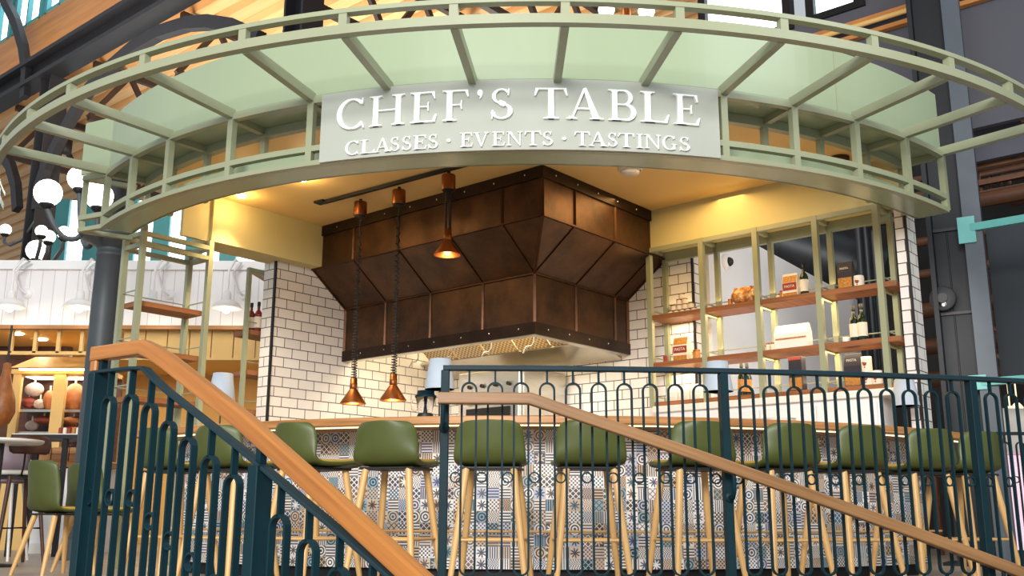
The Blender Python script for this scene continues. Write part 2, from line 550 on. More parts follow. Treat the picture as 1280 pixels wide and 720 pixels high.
def solo(mb, name, m, label, cat, group=None, **kw):
    """a top-level thing that is one mesh, its origin at its base"""
    lo = V((sum(p.x for p in mb.v) / len(mb.v), sum(p.y for p in mb.v) / len(mb.v), min(p.z for p in mb.v)))
    ORG['__tmp'] = lo
    class P: pass
    o = bpy.data.objects.new(name, mb.mesh(name, lo)); COL.objects.link(o); o.location = lo
    o.data.materials.append(M[m])
    if kw.get('bevel'):
        b = o.modifiers.new('bevel', 'BEVEL'); b.width = kw['bevel']; b.segments = kw.get('seg', 1); b.limit_method = 'ANGLE'
    return tag(o, label, cat, group)


def struct(mb, name, m, **kw):
    o = mb.build(name, m, None, **kw); o['kind'] = 'structure'
    return o


def copy_tree(o, parent=None):
    c = o.copy(); COL.objects.link(c)
    if parent: c.parent = parent
    for ch in o.children:
        copy_tree(ch, c)
    return c


def text_mesh(body, size, depth, name='text'):
    cu = bpy.data.curves.new(name, 'FONT'); cu.body = body; cu.size = size; cu.extrude = depth
    cu.align_x = 'CENTER'; cu.align_y = 'CENTER'
    o = bpy.data.objects.new(name, cu); COL.objects.link(o)
    dg = bpy.context.evaluated_depsgraph_get(); dg.update()
    me = bpy.data.meshes.new_from_object(o.evaluated_get(dg))
    vs = [v.co.copy() for v in me.vertices]; fs = [tuple(p.vertices) for p in me.polygons]
    bpy.data.objects.remove(o); bpy.data.curves.remove(cu); bpy.data.meshes.remove(me)
    return vs, fs


def lamp(kind, name, loc, energy, col, size=0.1, target=None, spot=None, blend=0.5, sy=None):
    l = bpy.data.lights.new(name, kind); l.energy = energy; l.color = col
    if kind == 'AREA':
        l.size = size
        if sy: l.shape = 'RECTANGLE'; l.size_y = sy
    else:
        l.shadow_soft_size = size
    if spot: l.spot_size = spot; l.spot_blend = blend
    o = bpy.data.objects.new(name, l); COL.objects.link(o); o.location = loc
    if target is not None:
        o.rotation_euler = (V(target) - V(loc)).to_track_quat('-Z', 'Y').to_euler()
    return o


make_materials()

# ------------------------------------------------------------------ camera
cam = bpy.data.cameras.new('camera'); cam.sensor_width = 36; cam.lens = F / 1280 * 36; cam.clip_end = 200
co = bpy.data.objects.new('camera', cam); COL.objects.link(co)
co.matrix_world = Matrix.Translation((0, 0, HC)) @ Matrix.Rotation(pi / 2 + TH, 4, 'X') @ Matrix.Rotation(-RO, 4, 'Z')
SC.camera = co
Z3 = V((0, 0, 1))
ZC = 3.42
# ------------------------------------------------------------------ floors
ph = [radians(-62 + 124 * i / 60) for i in range(61)]
edge = [pol(CR, 9.52, radians(-38 + 76 * i / 60)) for i in range(61)]
mb = MB(); mb.prism([(p.x, p.y) for p in edge] + [(16, 7), (16, 34), (-20, 34), (-20, 7)], -0.3, 0.0)
struct(mb, 'floor', 'floor')
mb = MB(); mb.prism([(-6, -2.5), (6, -2.5), (6, 6.4), (-6, 6.4)], -1.0, -0.9)
struct(mb, 'floor_lower', 'floor')
mb = MB()
for i in range(4):                                       # landing and steps that carry the stair rails
    mb.prism([(-4.5, 1.9 - 0.5 * i), (3.5, 1.9 - 0.5 * i), (3.5, 4.25), (-4.5, 4.25)], -0.9, -0.24 - 0.16 * i)
struct(mb, 'trim_steps', 'floor')

# ------------------------------------------------------------------ kiosk shell
A2, B1, A2I, B1I = 2.0, 3.1, 1.72, 2.95                 # brick planes and the planes of the bulkheads
mb = MB(); mb.wbox(-0.46, A2 + 0.2, B1, B1 + 0.2, 0, 3.42); struct(mb, 'wall_left', 'tile')
mb = MB(); mb.wbox(A2, A2 + 0.2, -0.29, B1, 0, 3.42); struct(mb, 'wall_right', 'tile')
mb = MB(); mb.wbox(-0.475, -0.46, B1 - 0.012, B1 + 0.02, 0, 2.975); struct(mb, 'trim_left_corner', 'black')
mb = MB(); mb.wbox(A2 - 0.012, A2 + 0.02, -0.305, -0.29, 0, 3.0); struct(mb, 'trim_right_corner', 'black')
mb = MB(); mb.wbox(-1.33, -0.0, B1I, B1I + 0.32, 2.978, ZC); struct(mb, 'trim_bulkhead_left', 'bulkhead')
mb = MB(); mb.wbox(-1.62, -1.33, B1I + 0.04, B1I + 0.08, 2.978, ZC); struct(mb, 'trim_return_left', 'bulkhead')
mb = MB(); mb.wbox(A2I, A2 - 0.001, -2.45, 0.0, 3.035, ZC); struct(mb, 'trim_bulkhead_right', 'bulkhead')
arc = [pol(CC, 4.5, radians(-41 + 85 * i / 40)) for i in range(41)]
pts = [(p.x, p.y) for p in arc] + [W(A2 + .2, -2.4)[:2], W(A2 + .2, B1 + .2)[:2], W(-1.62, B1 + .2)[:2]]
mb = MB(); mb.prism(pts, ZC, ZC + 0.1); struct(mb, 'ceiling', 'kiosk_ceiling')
# white room wall behind the open shelf, falling away from the pier
best = None
for k in range(200):                                      # height at which the wall's sloping top line meets the pier
    z = 2.9 + k * .01; p, r = at_z(968, 318, z), at_z(1100, 390, z); d = (r - p).normalized(); n_ = V((-d.y, d.x, 0)); e_ = W(A2 + .26, -.34) - p
    err = abs(n_.dot(V((e_.x, e_.y, 0))))
    if best is None or err < best[0]: best = (err, z, p, d)
ZWB = best[1]; q0 = W(A2 + 0.26, -0.34); dW = best[3]; nW = V((-dW.y, dW.x, 0))
mb = MB(); mb.box(q0 + dW * 2.4 + nW * 0.06 + Z3 * ZWB / 2, (4.8, 0.12, ZWB), (dW, nW, Z3)); struct(mb, 'wall_back', 'white')
# brick pier at the outer end of the shelf
mb = MB(); mb.wbox(A2I + 0.05, A2 - 0.0, -2.465, -2.375, 1.071, 3.034); struct(mb, 'wall_pier', 'tile')
mb = MB(); mb.wbox(A2I + 0.035, A2I + 0.05, -2.475, -2.455, 1.071, 3.034); struct(mb, 'trim_pier_corner', 'black')

# ------------------------------------------------------------------ the ring canopy
can = thing('canopy', 'sage green curved steel ring canopy hanging above the bar', 'canopy', (CC[0], CC[1], 2.85))
PHI = [radians(a) for a in (-53.3, -45.8, -38.7, -29.8, -20.9, -13.5, -6.15, 0.94, 8.3, 15.5, 22.6, 29.9, 37.3, 44.6)]
P0, P1 = PHI[0], PHI[-1]
for z0, z1, r0, r1 in ((3.362, 3.424, 5.50, 5.56), (3.503, 3.535, 5.50, 5.56)):
    MB().arcbox(CC, r0, r1, z0, z1, radians(-72), radians(72), 120).build('outer_rail', 'sage', can)
outer = [radians(-69), radians(-61)] + PHI + [radians(52), radians(59.5), radians(67)]
for p in outer:
    a = pol(CC, 5.53, p, 3.424); rd = V((sin(p), -cos(p), 0)); tg = V((cos(p), sin(p), 0))
    MB().box(a + Z3 * 0.0395, (0.056, 0.05, 0.079), (tg, rd, Z3)).build('outer_post', 'sage', can)
for p in PHI:
    MB().bar(pol(CC, 4.69, p, 3.372), pol(CC, 5.50, p, 3.39), 0.052, 0.07).build('spoke', 'sage', can)
endL, endR = V((-3.80, 8.48, 0)), None
E0 = pol(CC, 4.70, P0)


def ringpath(R, z, p0=P0, p1=P1, n=64, end=True):
    pts = [pol(CC, R, p0 + (p1 - p0) * i / n, z) for i in range(n + 1)]
    if end:
        d = endL - pol(CC, 4.70, P0); pts = [pts[0] + d * 0.999] + pts
        pts[0].z = z
    return pts


for z, h in ((3.345, 0.045), (2.978, 0.042), (2.868, 0.036)):
    MB().sweep(ringpath(4.695, z), 0.05, h).build('ring_rail', 'sage', can)
MB().sweep(ringpath(4.35, 3.335, end=False), 0.06, 0.07).build('rear_rail', 'sage', can)
for p in PHI + [None]:
    if p is None:
        c0 = V((endL.x, endL.y, 0)); rd = (c0 - V((CC[0], CC[1], 0))).normalized(); tg = V((-rd.y, rd.x, 0))
        MB().box(c0 - rd * .02 + Z3 * 3.108, (0.045, 0.045, 0.516), (tg, rd, Z3)).build('ring_post', 'sage', can)
        continue
    rd = V((sin(p), -cos(p), 0)); tg = V((cos(p), sin(p), 0))
    MB().box(pol(CC, 4.695, p, 3.106), (0.05, 0.05, 0.47), (tg, rd, Z3)).build('ring_post', 'sage', can)
    MB().box(pol(CC, 4.35, p, 3.10), (0.045, 0.045, 0.40), (tg, rd, Z3)).build('rear_post', 'sage', can)
    MB().bar(pol(CC, 4.37, p, 3.345), pol(CC, 4.68, p, 3.345), 0.05, 0.05).build('cross_beam', 'sage', can)
MB().arcbox(CC, 4.34, 4.70, 3.372, 3.386, P0, P1, 64).build('top_plate', 'sage_panel', can)
MB().arcbox(CC, 4.45, 4.68, 2.85, 2.862, P0, P1, 64).build('soffit_plate', 'sage_panel', can)
MB().arcbox(CC, 4.44, 4.46, 2.85, 3.06, P0, P1, 64).build('inner_beam', 'sage_panel', can)
fp = ringpath(4.685, 3.635); fp[0] = fp[0] + (fp[0] - fp[1]).normalized() * 0.06
MB().sweep(fp, 0.02, 0.49).build('fascia_panel', 'sage_panel', can)
p = radians(27.8); MB().box(pol(CC, 4.697, p, 3.635), (0.006, 0.004, 0.48), (V((cos(p), sin(p), 0)), V((sin(p), -cos(p), 0)), Z3)).build('panel_joint', 'sage', can)
c0 = V((endL.x, endL.y, 2.868)); rin = V((CC[0], CC[1], 2.868)) - c0; rin.normalize()
MB().bar(c0, c0 + rin * 0.45, 0.045, 0.036).build('end_rail', 'sage', can)
MB().bar(c0 + Z3 * .48, c0 + rin * 0.45 + Z3 * .48, 0.045, 0.04).build('end_rail', 'sage', can)

# ------------------------------------------------------------------ sign and its serif letters
sgn = thing('sign', "pale grey curved sign reading CHEF'S TABLE fixed on the canopy front", 'sign', pol(CC, 4.73, 0, 2.85))
SP0, SP1 = phi_of(at_r(401, 165, 4.74, CC), CC), phi_of(at_r(899, 160, 4.74, CC), CC)
MB().arcbox(CC, 4.722, 4.745, 2.852, 3.362, SP0, SP1, 40).build('sign_board', 'board', sgn)
T_, t_ = 0.145, 0.042


def rect(x0, x1, y0, y1):
    return [(x0, y0), (x1, y0), (x1, y1), (x0, y1)]


def strip(pts):
    """variable width stroke through [(x, y, w)] as a list of quads"""
    L = []; R = []
    for i, (x, y, w) in enumerate(pts):
        a = pts[max(0, i - 1)]; b = pts[min(len(pts) - 1, i + 1)]
        dx, dy = b[0] - a[0], b[1] - a[1]; l = hypot(dx, dy) or 1
        L.append((x - dy / l * w / 2, y + dx / l * w / 2)); R.append((x + dy / l * w / 2, y - dx / l * w / 2))
    return [[R[i], R[i + 1], L[i + 1], L[i]] for i in range(len(pts) - 1)]


def serif(x, y, w, up):
    """bracketed foot serif of total width w at height y; up = +1 at the base line, -1 at the cap line"""
    k = 0.036 * up; b = 0.05 * up
    return [rect(x - w / 2, x + w / 2, min(y, y + k), max(y, y + k)),
            [(x - w * .34, y + k), (x + w * .34, y + k), (x + T_ * .45, y + k + b), (x - T_ * .45, y + k + b)]]


def stem(x, w=T_, s=0.36):
    return [rect(x - w / 2, x + w / 2, 0, 1)] + serif(x, 0, s, 1) + serif(x, 1, s, -1)


def ell(cx, cy, rx, ry, a0, a1, thick, thin, n=26, pw=1.0):
    pts = []
    for i in range(n + 1):
        a = radians(a0 + (a1 - a0) * i / n); w = thin + (thick - thin) * abs(cos(a)) ** pw
        pts.append((cx + rx * cos(a), cy + ry * sin(a), w))
    return strip(pts)


def glyph(ch):
    if ch == 'I': return stem(.18)
    if ch == 'H': return stem(.2) + stem(.84) + [rect(.2, .84, .485, .53)]
    if ch in 'EF':
        g = stem(.2) + [rect(.2, .68, .955, 1), [(.60, .955), (.68, .955), (.70, .77), (.665, .77)], rect(.2, .52, .495, .535), [(.48, .535), (.52, .535), (.53, .66), (.50, .66)], [(.48, .495), (.52, .495), (.53, .37), (.50, .37)]]
        if ch == 'E': g += [rect(.2, .70, 0, .045), [(.62, .045), (.70, .045), (.745, .25), (.705, .25)]]
        return g
    if ch == 'L': return stem(.2) + [rect(.2, .68, 0, .045), [(.60, .045), (.68, .045), (.73, .27), (.69, .27)]]
    if ch == 'T': return [rect(.43 - T_ / 2, .43 + T_ / 2, 0, 1)] + serif(.43, 0, .38, 1) + [rect(.04, .82, .955, 1), [(.04, .955), (.12, .955), (.045, .75), (.01, .75)], [(.74, .955), (.82, .955), (.85, .75), (.815, .75)]]
    if ch == 'A': return [[(.12, 0), (.165, 0), (.47, .93), (.42, 1.0)], [(.65, 0), (.82, 0), (.50, 1.03), (.42, 1.0)], rect(.24, .66, .32, .362)] + serif(.14, 0, .26, 1) + serif(.74, 0, .34, 1)
    if ch == 'V': return [[(.06, 1), (.225, 1), (.47, .0), (.40, -.02)], [(.70, 1), (.745, 1), (.47, -.02), (.40, .02)]] + serif(.14, 1, .32, -1) + serif(.72, 1, .26, -1)
    if ch == 'N': return [rect(.16, .205, 0, 1), rect(.80, .845, 0, 1), [(.12, 1), (.29, 1), (.845, .0), (.80, -.02)]] + serif(.18, 0, .27, 1) + serif(.82, 1, .27, -1) + [rect(.04, .2, .964, 1)]
    if ch == 'B':
        return stem(.2) + [rect(.2, .46, .958, 1), rect(.2, .5, .50, .54), rect(.2, .5, 0, .042)] + ell(.44, .75, .20, .23, 92, -92, .12, .042) + ell(.48, .27, .24, .25, 92, -92, .135, .042)
    if ch in 'CG':
        g = ell(.47, .5, .39, .485, 42, 318, .15, .045)
        g += [[(.735, .80), (.79, .80), (.80, 1.0), (.765, 1.0)]]
        if ch == 'C': g += [[(.735, .22), (.775, .22), (.83, .0), (.795, 0.0)]]
        else: g += [rect(.70, .70 + T_ * .9, .04, .40), rect(.60, .93, .385, .425), strip([(.76, .1, .05), (.66, .03, .05)])[0]]
        return g
    if ch == 'S':
        P = []
        for i in range(40):
            u = i / 39
            if u < .5: a = radians(35 + (275 - 35) * u * 2); P.append((.30 + .185 * cos(a), .745 + .225 * sin(a), .05 + .055 * (1 - abs(sin(a)))))
            else: a = radians(95 - (265) * (u - .5) * 2); P.append((.30 + .215 * cos(a), .262 + .235 * sin(a), .05 + .075 * (1 - abs(sin(a)))))
        P[19] = (.30, .52, .15); P[20] = (.34, .495, .155); P[18] = (.25, .555, .13); P[21] = (.38, .47, .14)
        return strip(P) + [[(.435, .76), (.475, .76), (.50, .99), (.465, .99)], [(.065, .29), (.105, .29), (.085, .01), (.055, .01)]]
    if ch == "'": return ell(.1, .88, .045, .06, 0, 360, .09, .09, 16) + strip([(.15, .88, .07), (.14, .78, .05), (.09, .68, .02)])
    return ell(.15, .5, .055, .055, 0, 360, .11, .11, 20)


def letters(spec, z0, z1, yref):
    for ch, xa, xb in spec:
        g = glyph(ch); xs = [x for q in g for x, _ in q]; g0, g1 = min(xs), max(xs)
        pa, pb = phi_of(at_r(xa, yref, 4.75, CC), CC), phi_of(at_r(xb, yref, 4.75, CC), CC)
        m = MB(); D = 0.016 if z1 - z0 > .15 else 0.011
        for q in g:
            fr = []; bk = []
            for x, y in q:
                pp = pa + (pb - pa) * (x - g0) / (g1 - g0); z = z0 + (z1 - z0) * y
                fr.append(pol(CC, 4.752 + D, pp, z)); bk.append(pol(CC, 4.746, pp, z))
            n = len(q)
            m.add(fr + bk, [tuple(range(n)), tuple(range(2 * n - 1, n - 1, -1))] + [(i, n + i, n + (i + 1) % n, (i + 1) % n) for i in range(n)])
        m.build('letter', 'letter', sgn)


top, base = at_r(690, 110.3, 4.76, CC).z, at_r(690, 148.5, 4.76, CC).z
letters([('C', 422.8, 456.5), ('H', 463, 506.6), ('E', 513.8, 546.7), ('F', 553.8, 586.3), ("'", 596.6, 603.7), ('S', 613.3, 641.1), ('T', 667.8, 709.7), ('A', 707.6, 753.8), ('B', 759.9, 794.4), ('L', 800, 835.6), ('E', 841, 873.6)], base, top, 135)
top, base = at_r(728, 164.8, 4.76, CC).z, at_r(728, 182.2, 4.76, CC).z
letters([('C', 432.9, 449.4), ('L', 451.4, 470), ('A', 469, 489.4), ('S', 488.8, 500), ('S', 503.2, 514.8), ('E', 517.2, 534), ('S', 535.7, 547.7), ('.', 558.6, 563.6), ('E', 575.7, 591.3), ('V', 592, 611.3), ('E', 615.3, 631.2), ('N', 633.2, 653), ('T', 655.8, 676.6), ('S', 678.4, 690.8), ('.', 702.4, 707.6), ('T', 718, 737.5), ('A', 735.5, 758.8), ('S', 759.6, 771), ('T', 772.5, 792.8), ('I', 795.4, 803), ('N', 805, 825.5), ('G', 827.5, 845), ('S', 848.5, 861.4)], base, top, 175)

# ------------------------------------------------------------------ range hood
hood = thing('range_hood', 'large dark aged copper range hood filling the brick corner above the kitchen', 'range hood', W(1.2, 1.5, 2.06))
S_ = 0.47; ZU, ZL, ZB = 2.97, 2.613, 2.06
MB().wbox(0, A2I, 0, B1I, ZU, ZC - .004).build('upper_box', 'copper_dark', hood)
m = MB(); m.wbox(-.022, A2I, -.022, B1I, 3.312, ZC - .002); crown = m.build('crown_band', 'copper_trim', hood)
m = MB()
q = lambda *ps: [W(*p) for p in ps]
vs = q((0, 0, ZU), (A2, 0, ZU), (A2, B1, ZU), (0, B1, ZU), (S_, S_, ZL), (A2, S_, ZL), (A2, B1, ZL), (S_, B1, ZL))
m.add(vs, [(0, 1, 5, 4), (3, 0, 4, 7), (0, 3, 2, 1), (4, 5, 6, 7), (1, 2, 6, 5), (2, 3, 7, 6)]); m.build('sloped_skirt', 'copper_dark', hood)
m = MB(); m.wbox(S_, S_ + .03, S_, B1, ZB, ZL); m.wbox(S_ + .03, A2, S_, S_ + .03, ZB, ZL); m.build('lower_box', 'copper_dark', hood)
m = MB(); m.wbox(S_ - .022, S_, S_ - .022, B1, ZB - .012, ZB + .10); m.wbox(S_, A2, S_ - .022, S_, ZB - .012, ZB + .10); bband = m.build('bottom_band', 'copper_trim', hood)
m = MB(); m.wbox(S_ + .0, S_ + .09, S_, B1 - .01, ZB - .014, ZB); m.wbox(S_ + .09, A2 - .01, S_, S_ + .09, ZB - .014, ZB); m.build('drip_lip', 'steel', hood)
m = MB()                                                    # stainless liner with a sloping filter bank
m.wbox(S_ + .03, S_ + .045, S_ + .03, B1 - .01, ZB, ZL - .02); m.wbox(S_ + .03, A2 - .01, S_ + .03, S_ + .045, ZB, ZL - .02)
m.wbox(S_ + .03, A2 - .01, S_ + .03, B1 - .01, ZL - .03, ZL - .015); m.build('liner', 'steel', hood)
for i in range(5):
    b0 = 0.75 + i * 0.44
    vs = q((1.15, b0, ZL - .05), (1.15, b0 + .40, ZL - .05), (1.62, b0 + .40, ZB + .12), (1.62, b0, ZB + .12))
    n_ = (vs[1] - vs[0]).cross(vs[3] - vs[0]).normalized() * .03
    mm = MB(); mm.add(vs + [v + n_ for v in vs], [(0, 1, 2, 3), (7, 6, 5, 4), (0, 4, 5, 1), (1, 5, 6, 2), (2, 6, 7, 3), (3, 7, 4, 0)],
                      [[(0, 0), (.4, 0), (.4, .6), (0, .6)]] * 2 + [[(0, 0)] * 4] * 4).build('grease_filter', 'mesh', hood)
vs = q((1.62, .55, ZB + .12), (1.62, B1 - .02, ZB + .12), (1.98, B1 - .02, ZB - .02), (1.98, .55, ZB - .02))
m = MB(); m.add(vs + [v - Z3 * .03 for v in vs], [(0, 1, 2, 3), (7, 6, 5, 4), (0, 4, 5, 1), (1, 5, 6, 2), (2, 6, 7, 3), (3, 7, 4, 0)]).build('back_baffle', 'steel', hood)


def seam(p, r, w=.02, h=.014):
    MB().bar(p, r, w, h, (p - V((0, 0, 0))).cross(r - p) if False else Z3).build('seam', 'copper_seam', hood)


BB, AA = (0.46, 1.10, 1.80, 2.455), (0.46, 1.10, 1.76)
e = .006
for b in BB:
    seam(W(-e, b, ZU + .01), W(-e, b, 3.312))
    if b > S_: seam(W(S_ - e, b, ZB + .1), W(S_ - e, b, ZL))
    seam(W(-e, b, ZU), W(S_ - e, max(b, S_), ZL))
for a in AA:
    if a < A2I - .1: seam(W(a, -e, ZU + .01), W(a, -e, 3.312))
    if a > S_: seam(W(a, S_ - e, ZB + .1), W(a, S_ - e, ZL))
    seam(W(a, -e, ZU), W(max(a, S_), S_ - e, ZL))
for p, r in ((W(-e, -e, ZU), W(-e, -e, 3.31)), (W(-e, -e, ZU), W(S_ - e, S_ - e, ZL)), (W(S_ - e, S_ - e, ZB), W(S_ - e, S_ - e, ZL)),
             (W(-e, 0, ZU), W(-e, B1, ZU)), (W(0, -e, ZU), W(A2, -e, ZU)), (W(S_ - e, S_, ZL), W(S_ - e, B1, ZL)), (W(S_, S_ - e, ZL), W(A2, S_ - e, ZL)),
             (W(0, B1 - .01, ZU), W(S_, B1 - .01, ZL)), (W(A2 - .01, 0, ZU), W(A2 - .01, S_, ZL)), (W(S_ - e, B1 - .012, ZB + .1), W(S_ - e, B1 - .012, ZL)), (W(A2 - .012, S_ - e, ZB + .1), W(A2 - .012, S_ - e, ZL))):
    seam(p, r, .026, .016)
for b in [.18 + .36 * i for i in range(8)]:
    MB().ball(W(-.024, b, 3.365), .009, 8).build('rivet', 'chrome', crown)
    if b > .3: MB().ball(W(S_ - .024, b + .1, ZB + .05), .009, 8).build('rivet', 'chrome', bband)
for a in [.16 + .32 * i for i in range(5)]:
    MB().ball(W(a, -.024, 3.365), .009, 8).build('rivet', 'chrome', crown)
    if a > .3: MB().ball(W(a + .16, S_ - .024, ZB + .05), .009, 8).build('rivet', 'chrome', bband)
for b in (.9, 1.45, 2.0, 2.5):                              # fire nozzles under the hood
    p = W(1.0, b, ZB + .3)
    MB().tube([p, p - Z3 * .26, p - Z3 * .30 + D2 * .03, p - Z3 * .30 + D2 * .10, p - Z3 * .36 + D2 * .14], .008, 8).build('nozzle_pipe', 'chrome', hood)

# ------------------------------------------------------------------ cooking line in the corner
ov = thing('oven', 'stainless steel deck oven standing in the brick corner under the hood', 'oven', W(1.6, 1.7, 0))
MB().wbox(1.26, 1.97, 1.25, 2.15, 0.1, 1.92).build('oven_body', 'steel', ov, bevel=.01)
for z in (0.95, 1.33):
    dr_ = MB().wbox(1.235, 1.26, 1.30, 2.10, z, z + .30).build('oven_door', 'steel', ov, bevel=.006)
    MB().wbox(1.225, 1.236, 1.40, 2.00, z + .06, z + .20).build('oven_window', 'black', dr_)
    MB().tube([W(1.19, 1.38, z + .25), W(1.19, 2.02, z + .25)], .012, 8).build('oven_handle', 'chrome', dr_)
m = MB(); m.wbox(1.24, 1.26, 1.30, 2.10, 1.66, 1.88); cp_ = m.build('control_panel', 'steel', ov)
for i in range(4):
    MB().lathe([(.022, 0), (.02, .03)], W(1.24, 1.42 + .18 * i, 1.76), 12, -D1).build('knob', 'black', cp_)
for x in (1.32, 1.9):
    for y in (1.32, 2.08):
        MB().wbox(x - .03, x + .03, y - .03, y + .03, 0, .1).build('foot', 'black', ov)
bt = thing('prep_counter', 'stainless steel work counter running along the left brick wall', 'counter', W(.8, 2.75, 0))
MB().wbox(-.1, 1.2, 2.45, 3.09, 0.86, 0.90).build('worktop', 'steel', bt, bevel=.004)
MB().wbox(-.06, 1.2, 2.5, 3.05, 0.1, 0.86).build('cabinet', 'steel', bt)
for x in (-.03, 1.15):
    for y in (2.53, 3.02):
        MB().wbox(x - .02, x + .02, y - .02, y + .02, 0, .1).build('foot', 'black', bt)

# ------------------------------------------------------------------ bar
bar = thing('bar_counter', 'curved bar with oak top and patchwork printed tile front under the canopy', 'bar', (CB[0], CB[1] - 4.2, 0))
Q0, Q1 = radians(-45), radians(45.6)
MB().arcbox(CB, 4.09, 4.64, 1.018, 1.07, Q0, Q1, 80).build('bar_top', 'oak_top', bar, bevel=.005)
MB().arcbox(CB, 4.15, 4.21, 0.088, 1.018, Q0, Q1, 80).build('tile_front', 'mosaic', bar)
MB().arcbox(CB, 4.10, 4.15, 0.088, 1.018, Q0, Q1, 60).build('bar_back', 'white', bar)
MB().arcbox(CB, 4.08, 4.15, 0.0, 0.088, Q0, Q1, 60).build('toe_kick', 'steel_dark', bar)
MB().arcbox(CB, 4.53, 4.545, 1.011, 1.018, Q0, Q1, 60).build('under_light', 'bar_led', bar)
MB().tube([pol(CB, 4.31, Q0 + (Q1 - Q0) * i / 60, .335) for i in range(61)], .009, 8).build('foot_rail', 'leg_wood', bar)
for i in range(13):
    p = Q0 + (Q1 - Q0) * (i + .5) / 13
    MB().bar(pol(CB, 4.2, p, .335), pol(CB, 4.31, p, .335), .012, .012).build('rail_bracket', 'black', bar)
# ------------------------------------------------------------------ bar stools and dining chairs
def grid_shell(rows, nu, fn):
    """rows of (y, z, half) swept across; fn(u, y, z, half, i) -> point"""
    vs = []; n = len(rows)
    for i, (y, z, h) in enumerate(rows):
        for j in range(nu + 1):
            vs.append(fn(-1 + 2 * j / nu, y, z, h, i / (n - 1)))
    fs = [(i * (nu + 1) + j, i * (nu + 1) + j + 1, (i + 1) * (nu + 1) + j + 1, (i + 1) * (nu + 1) + j) for i in range(n - 1) for j in range(nu)]
    return vs, fs


def make_seat(name, label, cat, seat_z, stool=True):
    root = thing(name, label, cat, (0, 0, 0))
    kz_ = .88 if stool else 1.36
    dz = seat_z - 0.70
    prof = [(-.245, .985), (-.24, .945), (-.233, .90), (-.226, .85), (-.216, .80), (-.198, .752), (-.165, .715), (-.11, .697), (-.04, .694), (.04, .698), (.11, .706), (.17, .712), (.20, .708), (.215, .694)]
    prof = [(y - (0 if stool else .02) * max(0, (z - .72) / .27), .72 + (z - .72) * kz_ if z > .72 else z) for y, z in prof]
    rows = []
    r = .075; zt = prof[0][1]
    for k in range(6):                                       # rounded upper corners
        o = r * (1 - cos(pi / 2 * k / 6)) * .9 + 0.002
        t = o / (zt - prof[3][1] + 1e-6)
        y = prof[0][0] + (prof[3][0] - prof[0][0]) * t; rows.append((y, zt - o, .200 - r + sqrt(max(0, r * r - (r - o) ** 2))))
    rows += [(y, z, w) for (y, z), w in zip(prof[3:], (.205, .208, .210, .210, .208, .205, .203, .20, .195, .185, .165))]

    def fn(u, y, z, h, t):
        back = max(0, min(1, (z - .70) / .14)); x = u * h
        q = abs(u) ** 2.4
        return V((x, y + .075 * q * back, z + dz + .014 * q * (1 - back)))
    vs, fs = grid_shell(rows, 14, fn)
    m = MB(); m.add(vs, fs, None, True); o = m.build('shell', 'green', root)
    md = o.modifiers.new('solid', 'SOLIDIFY'); md.thickness = .024; md.offset = -1
    md = o.modifiers.new('subd', 'SUBSURF'); md.levels = 1; md.render_levels = 1
    # upholstered seat pad
    pr = [(-.150, .724, .13), (-.12, .722, .178), (-.05, .720, .194), (.04, .722, .194), (.12, .730, .188), (.18, .732, .172), (.208, .724, .14)]
    vs, fs = grid_shell(pr, 10, lambda u, y, z, h, t: V((u * h, y, z + dz + .008 * abs(u) ** 2.4)))
    m = MB(); m.add(vs, fs, None, True); o = m.build('seat_pad', 'mustard', root)
    md = o.modifiers.new('solid', 'SOLIDIFY'); md.thickness = .034; md.offset = 0
    md = o.modifiers.new('subd', 'SUBSURF'); md.levels = 1; md.render_levels = 1
    zb = seat_z - .018
    m = MB(); m.box((0, -.01, zb + .008), (.34, .29, .014)); m.build('underframe', 'black', root, bevel=.003)
    if stool:
        legs = [(sx, sy, V((sx * .135, sy * .125 - .01, zb + .004)), V((sx * .215, sy * .215 - .01, 0))) for sx in (-1, 1) for sy in (-1, 1)]
    else:
        legs = [(sx, sy, V((sx * .13, sy * .13, zb + .004)), V((sx * .20, sy * .21 - .02, 0))) for sx in (-1, 1) for sy in (-1, 1)]
    for sx, sy, a, b in legs:
        MB().tube([a, a * .7 + b * .3, a * .3 + b * .7, b], [.0205, .0205, .018, .0135], 12).build('leg', 'leg_wood', root)
    if stool:
        t = 1 - .30 / zb; P = {(sx, sy): a.lerp(b, t) for sx, sy, a, b in legs}
        for k0, k1 in (((-1, -1), (1, -1)), ((-1, 1), (1, 1)), ((-1, -1), (-1, 1)), ((1, -1), (1, 1))):
            MB().tube([P[k0], P[k1]], .0085, 8).build('stretcher', 'leg_wood', root)
    return root


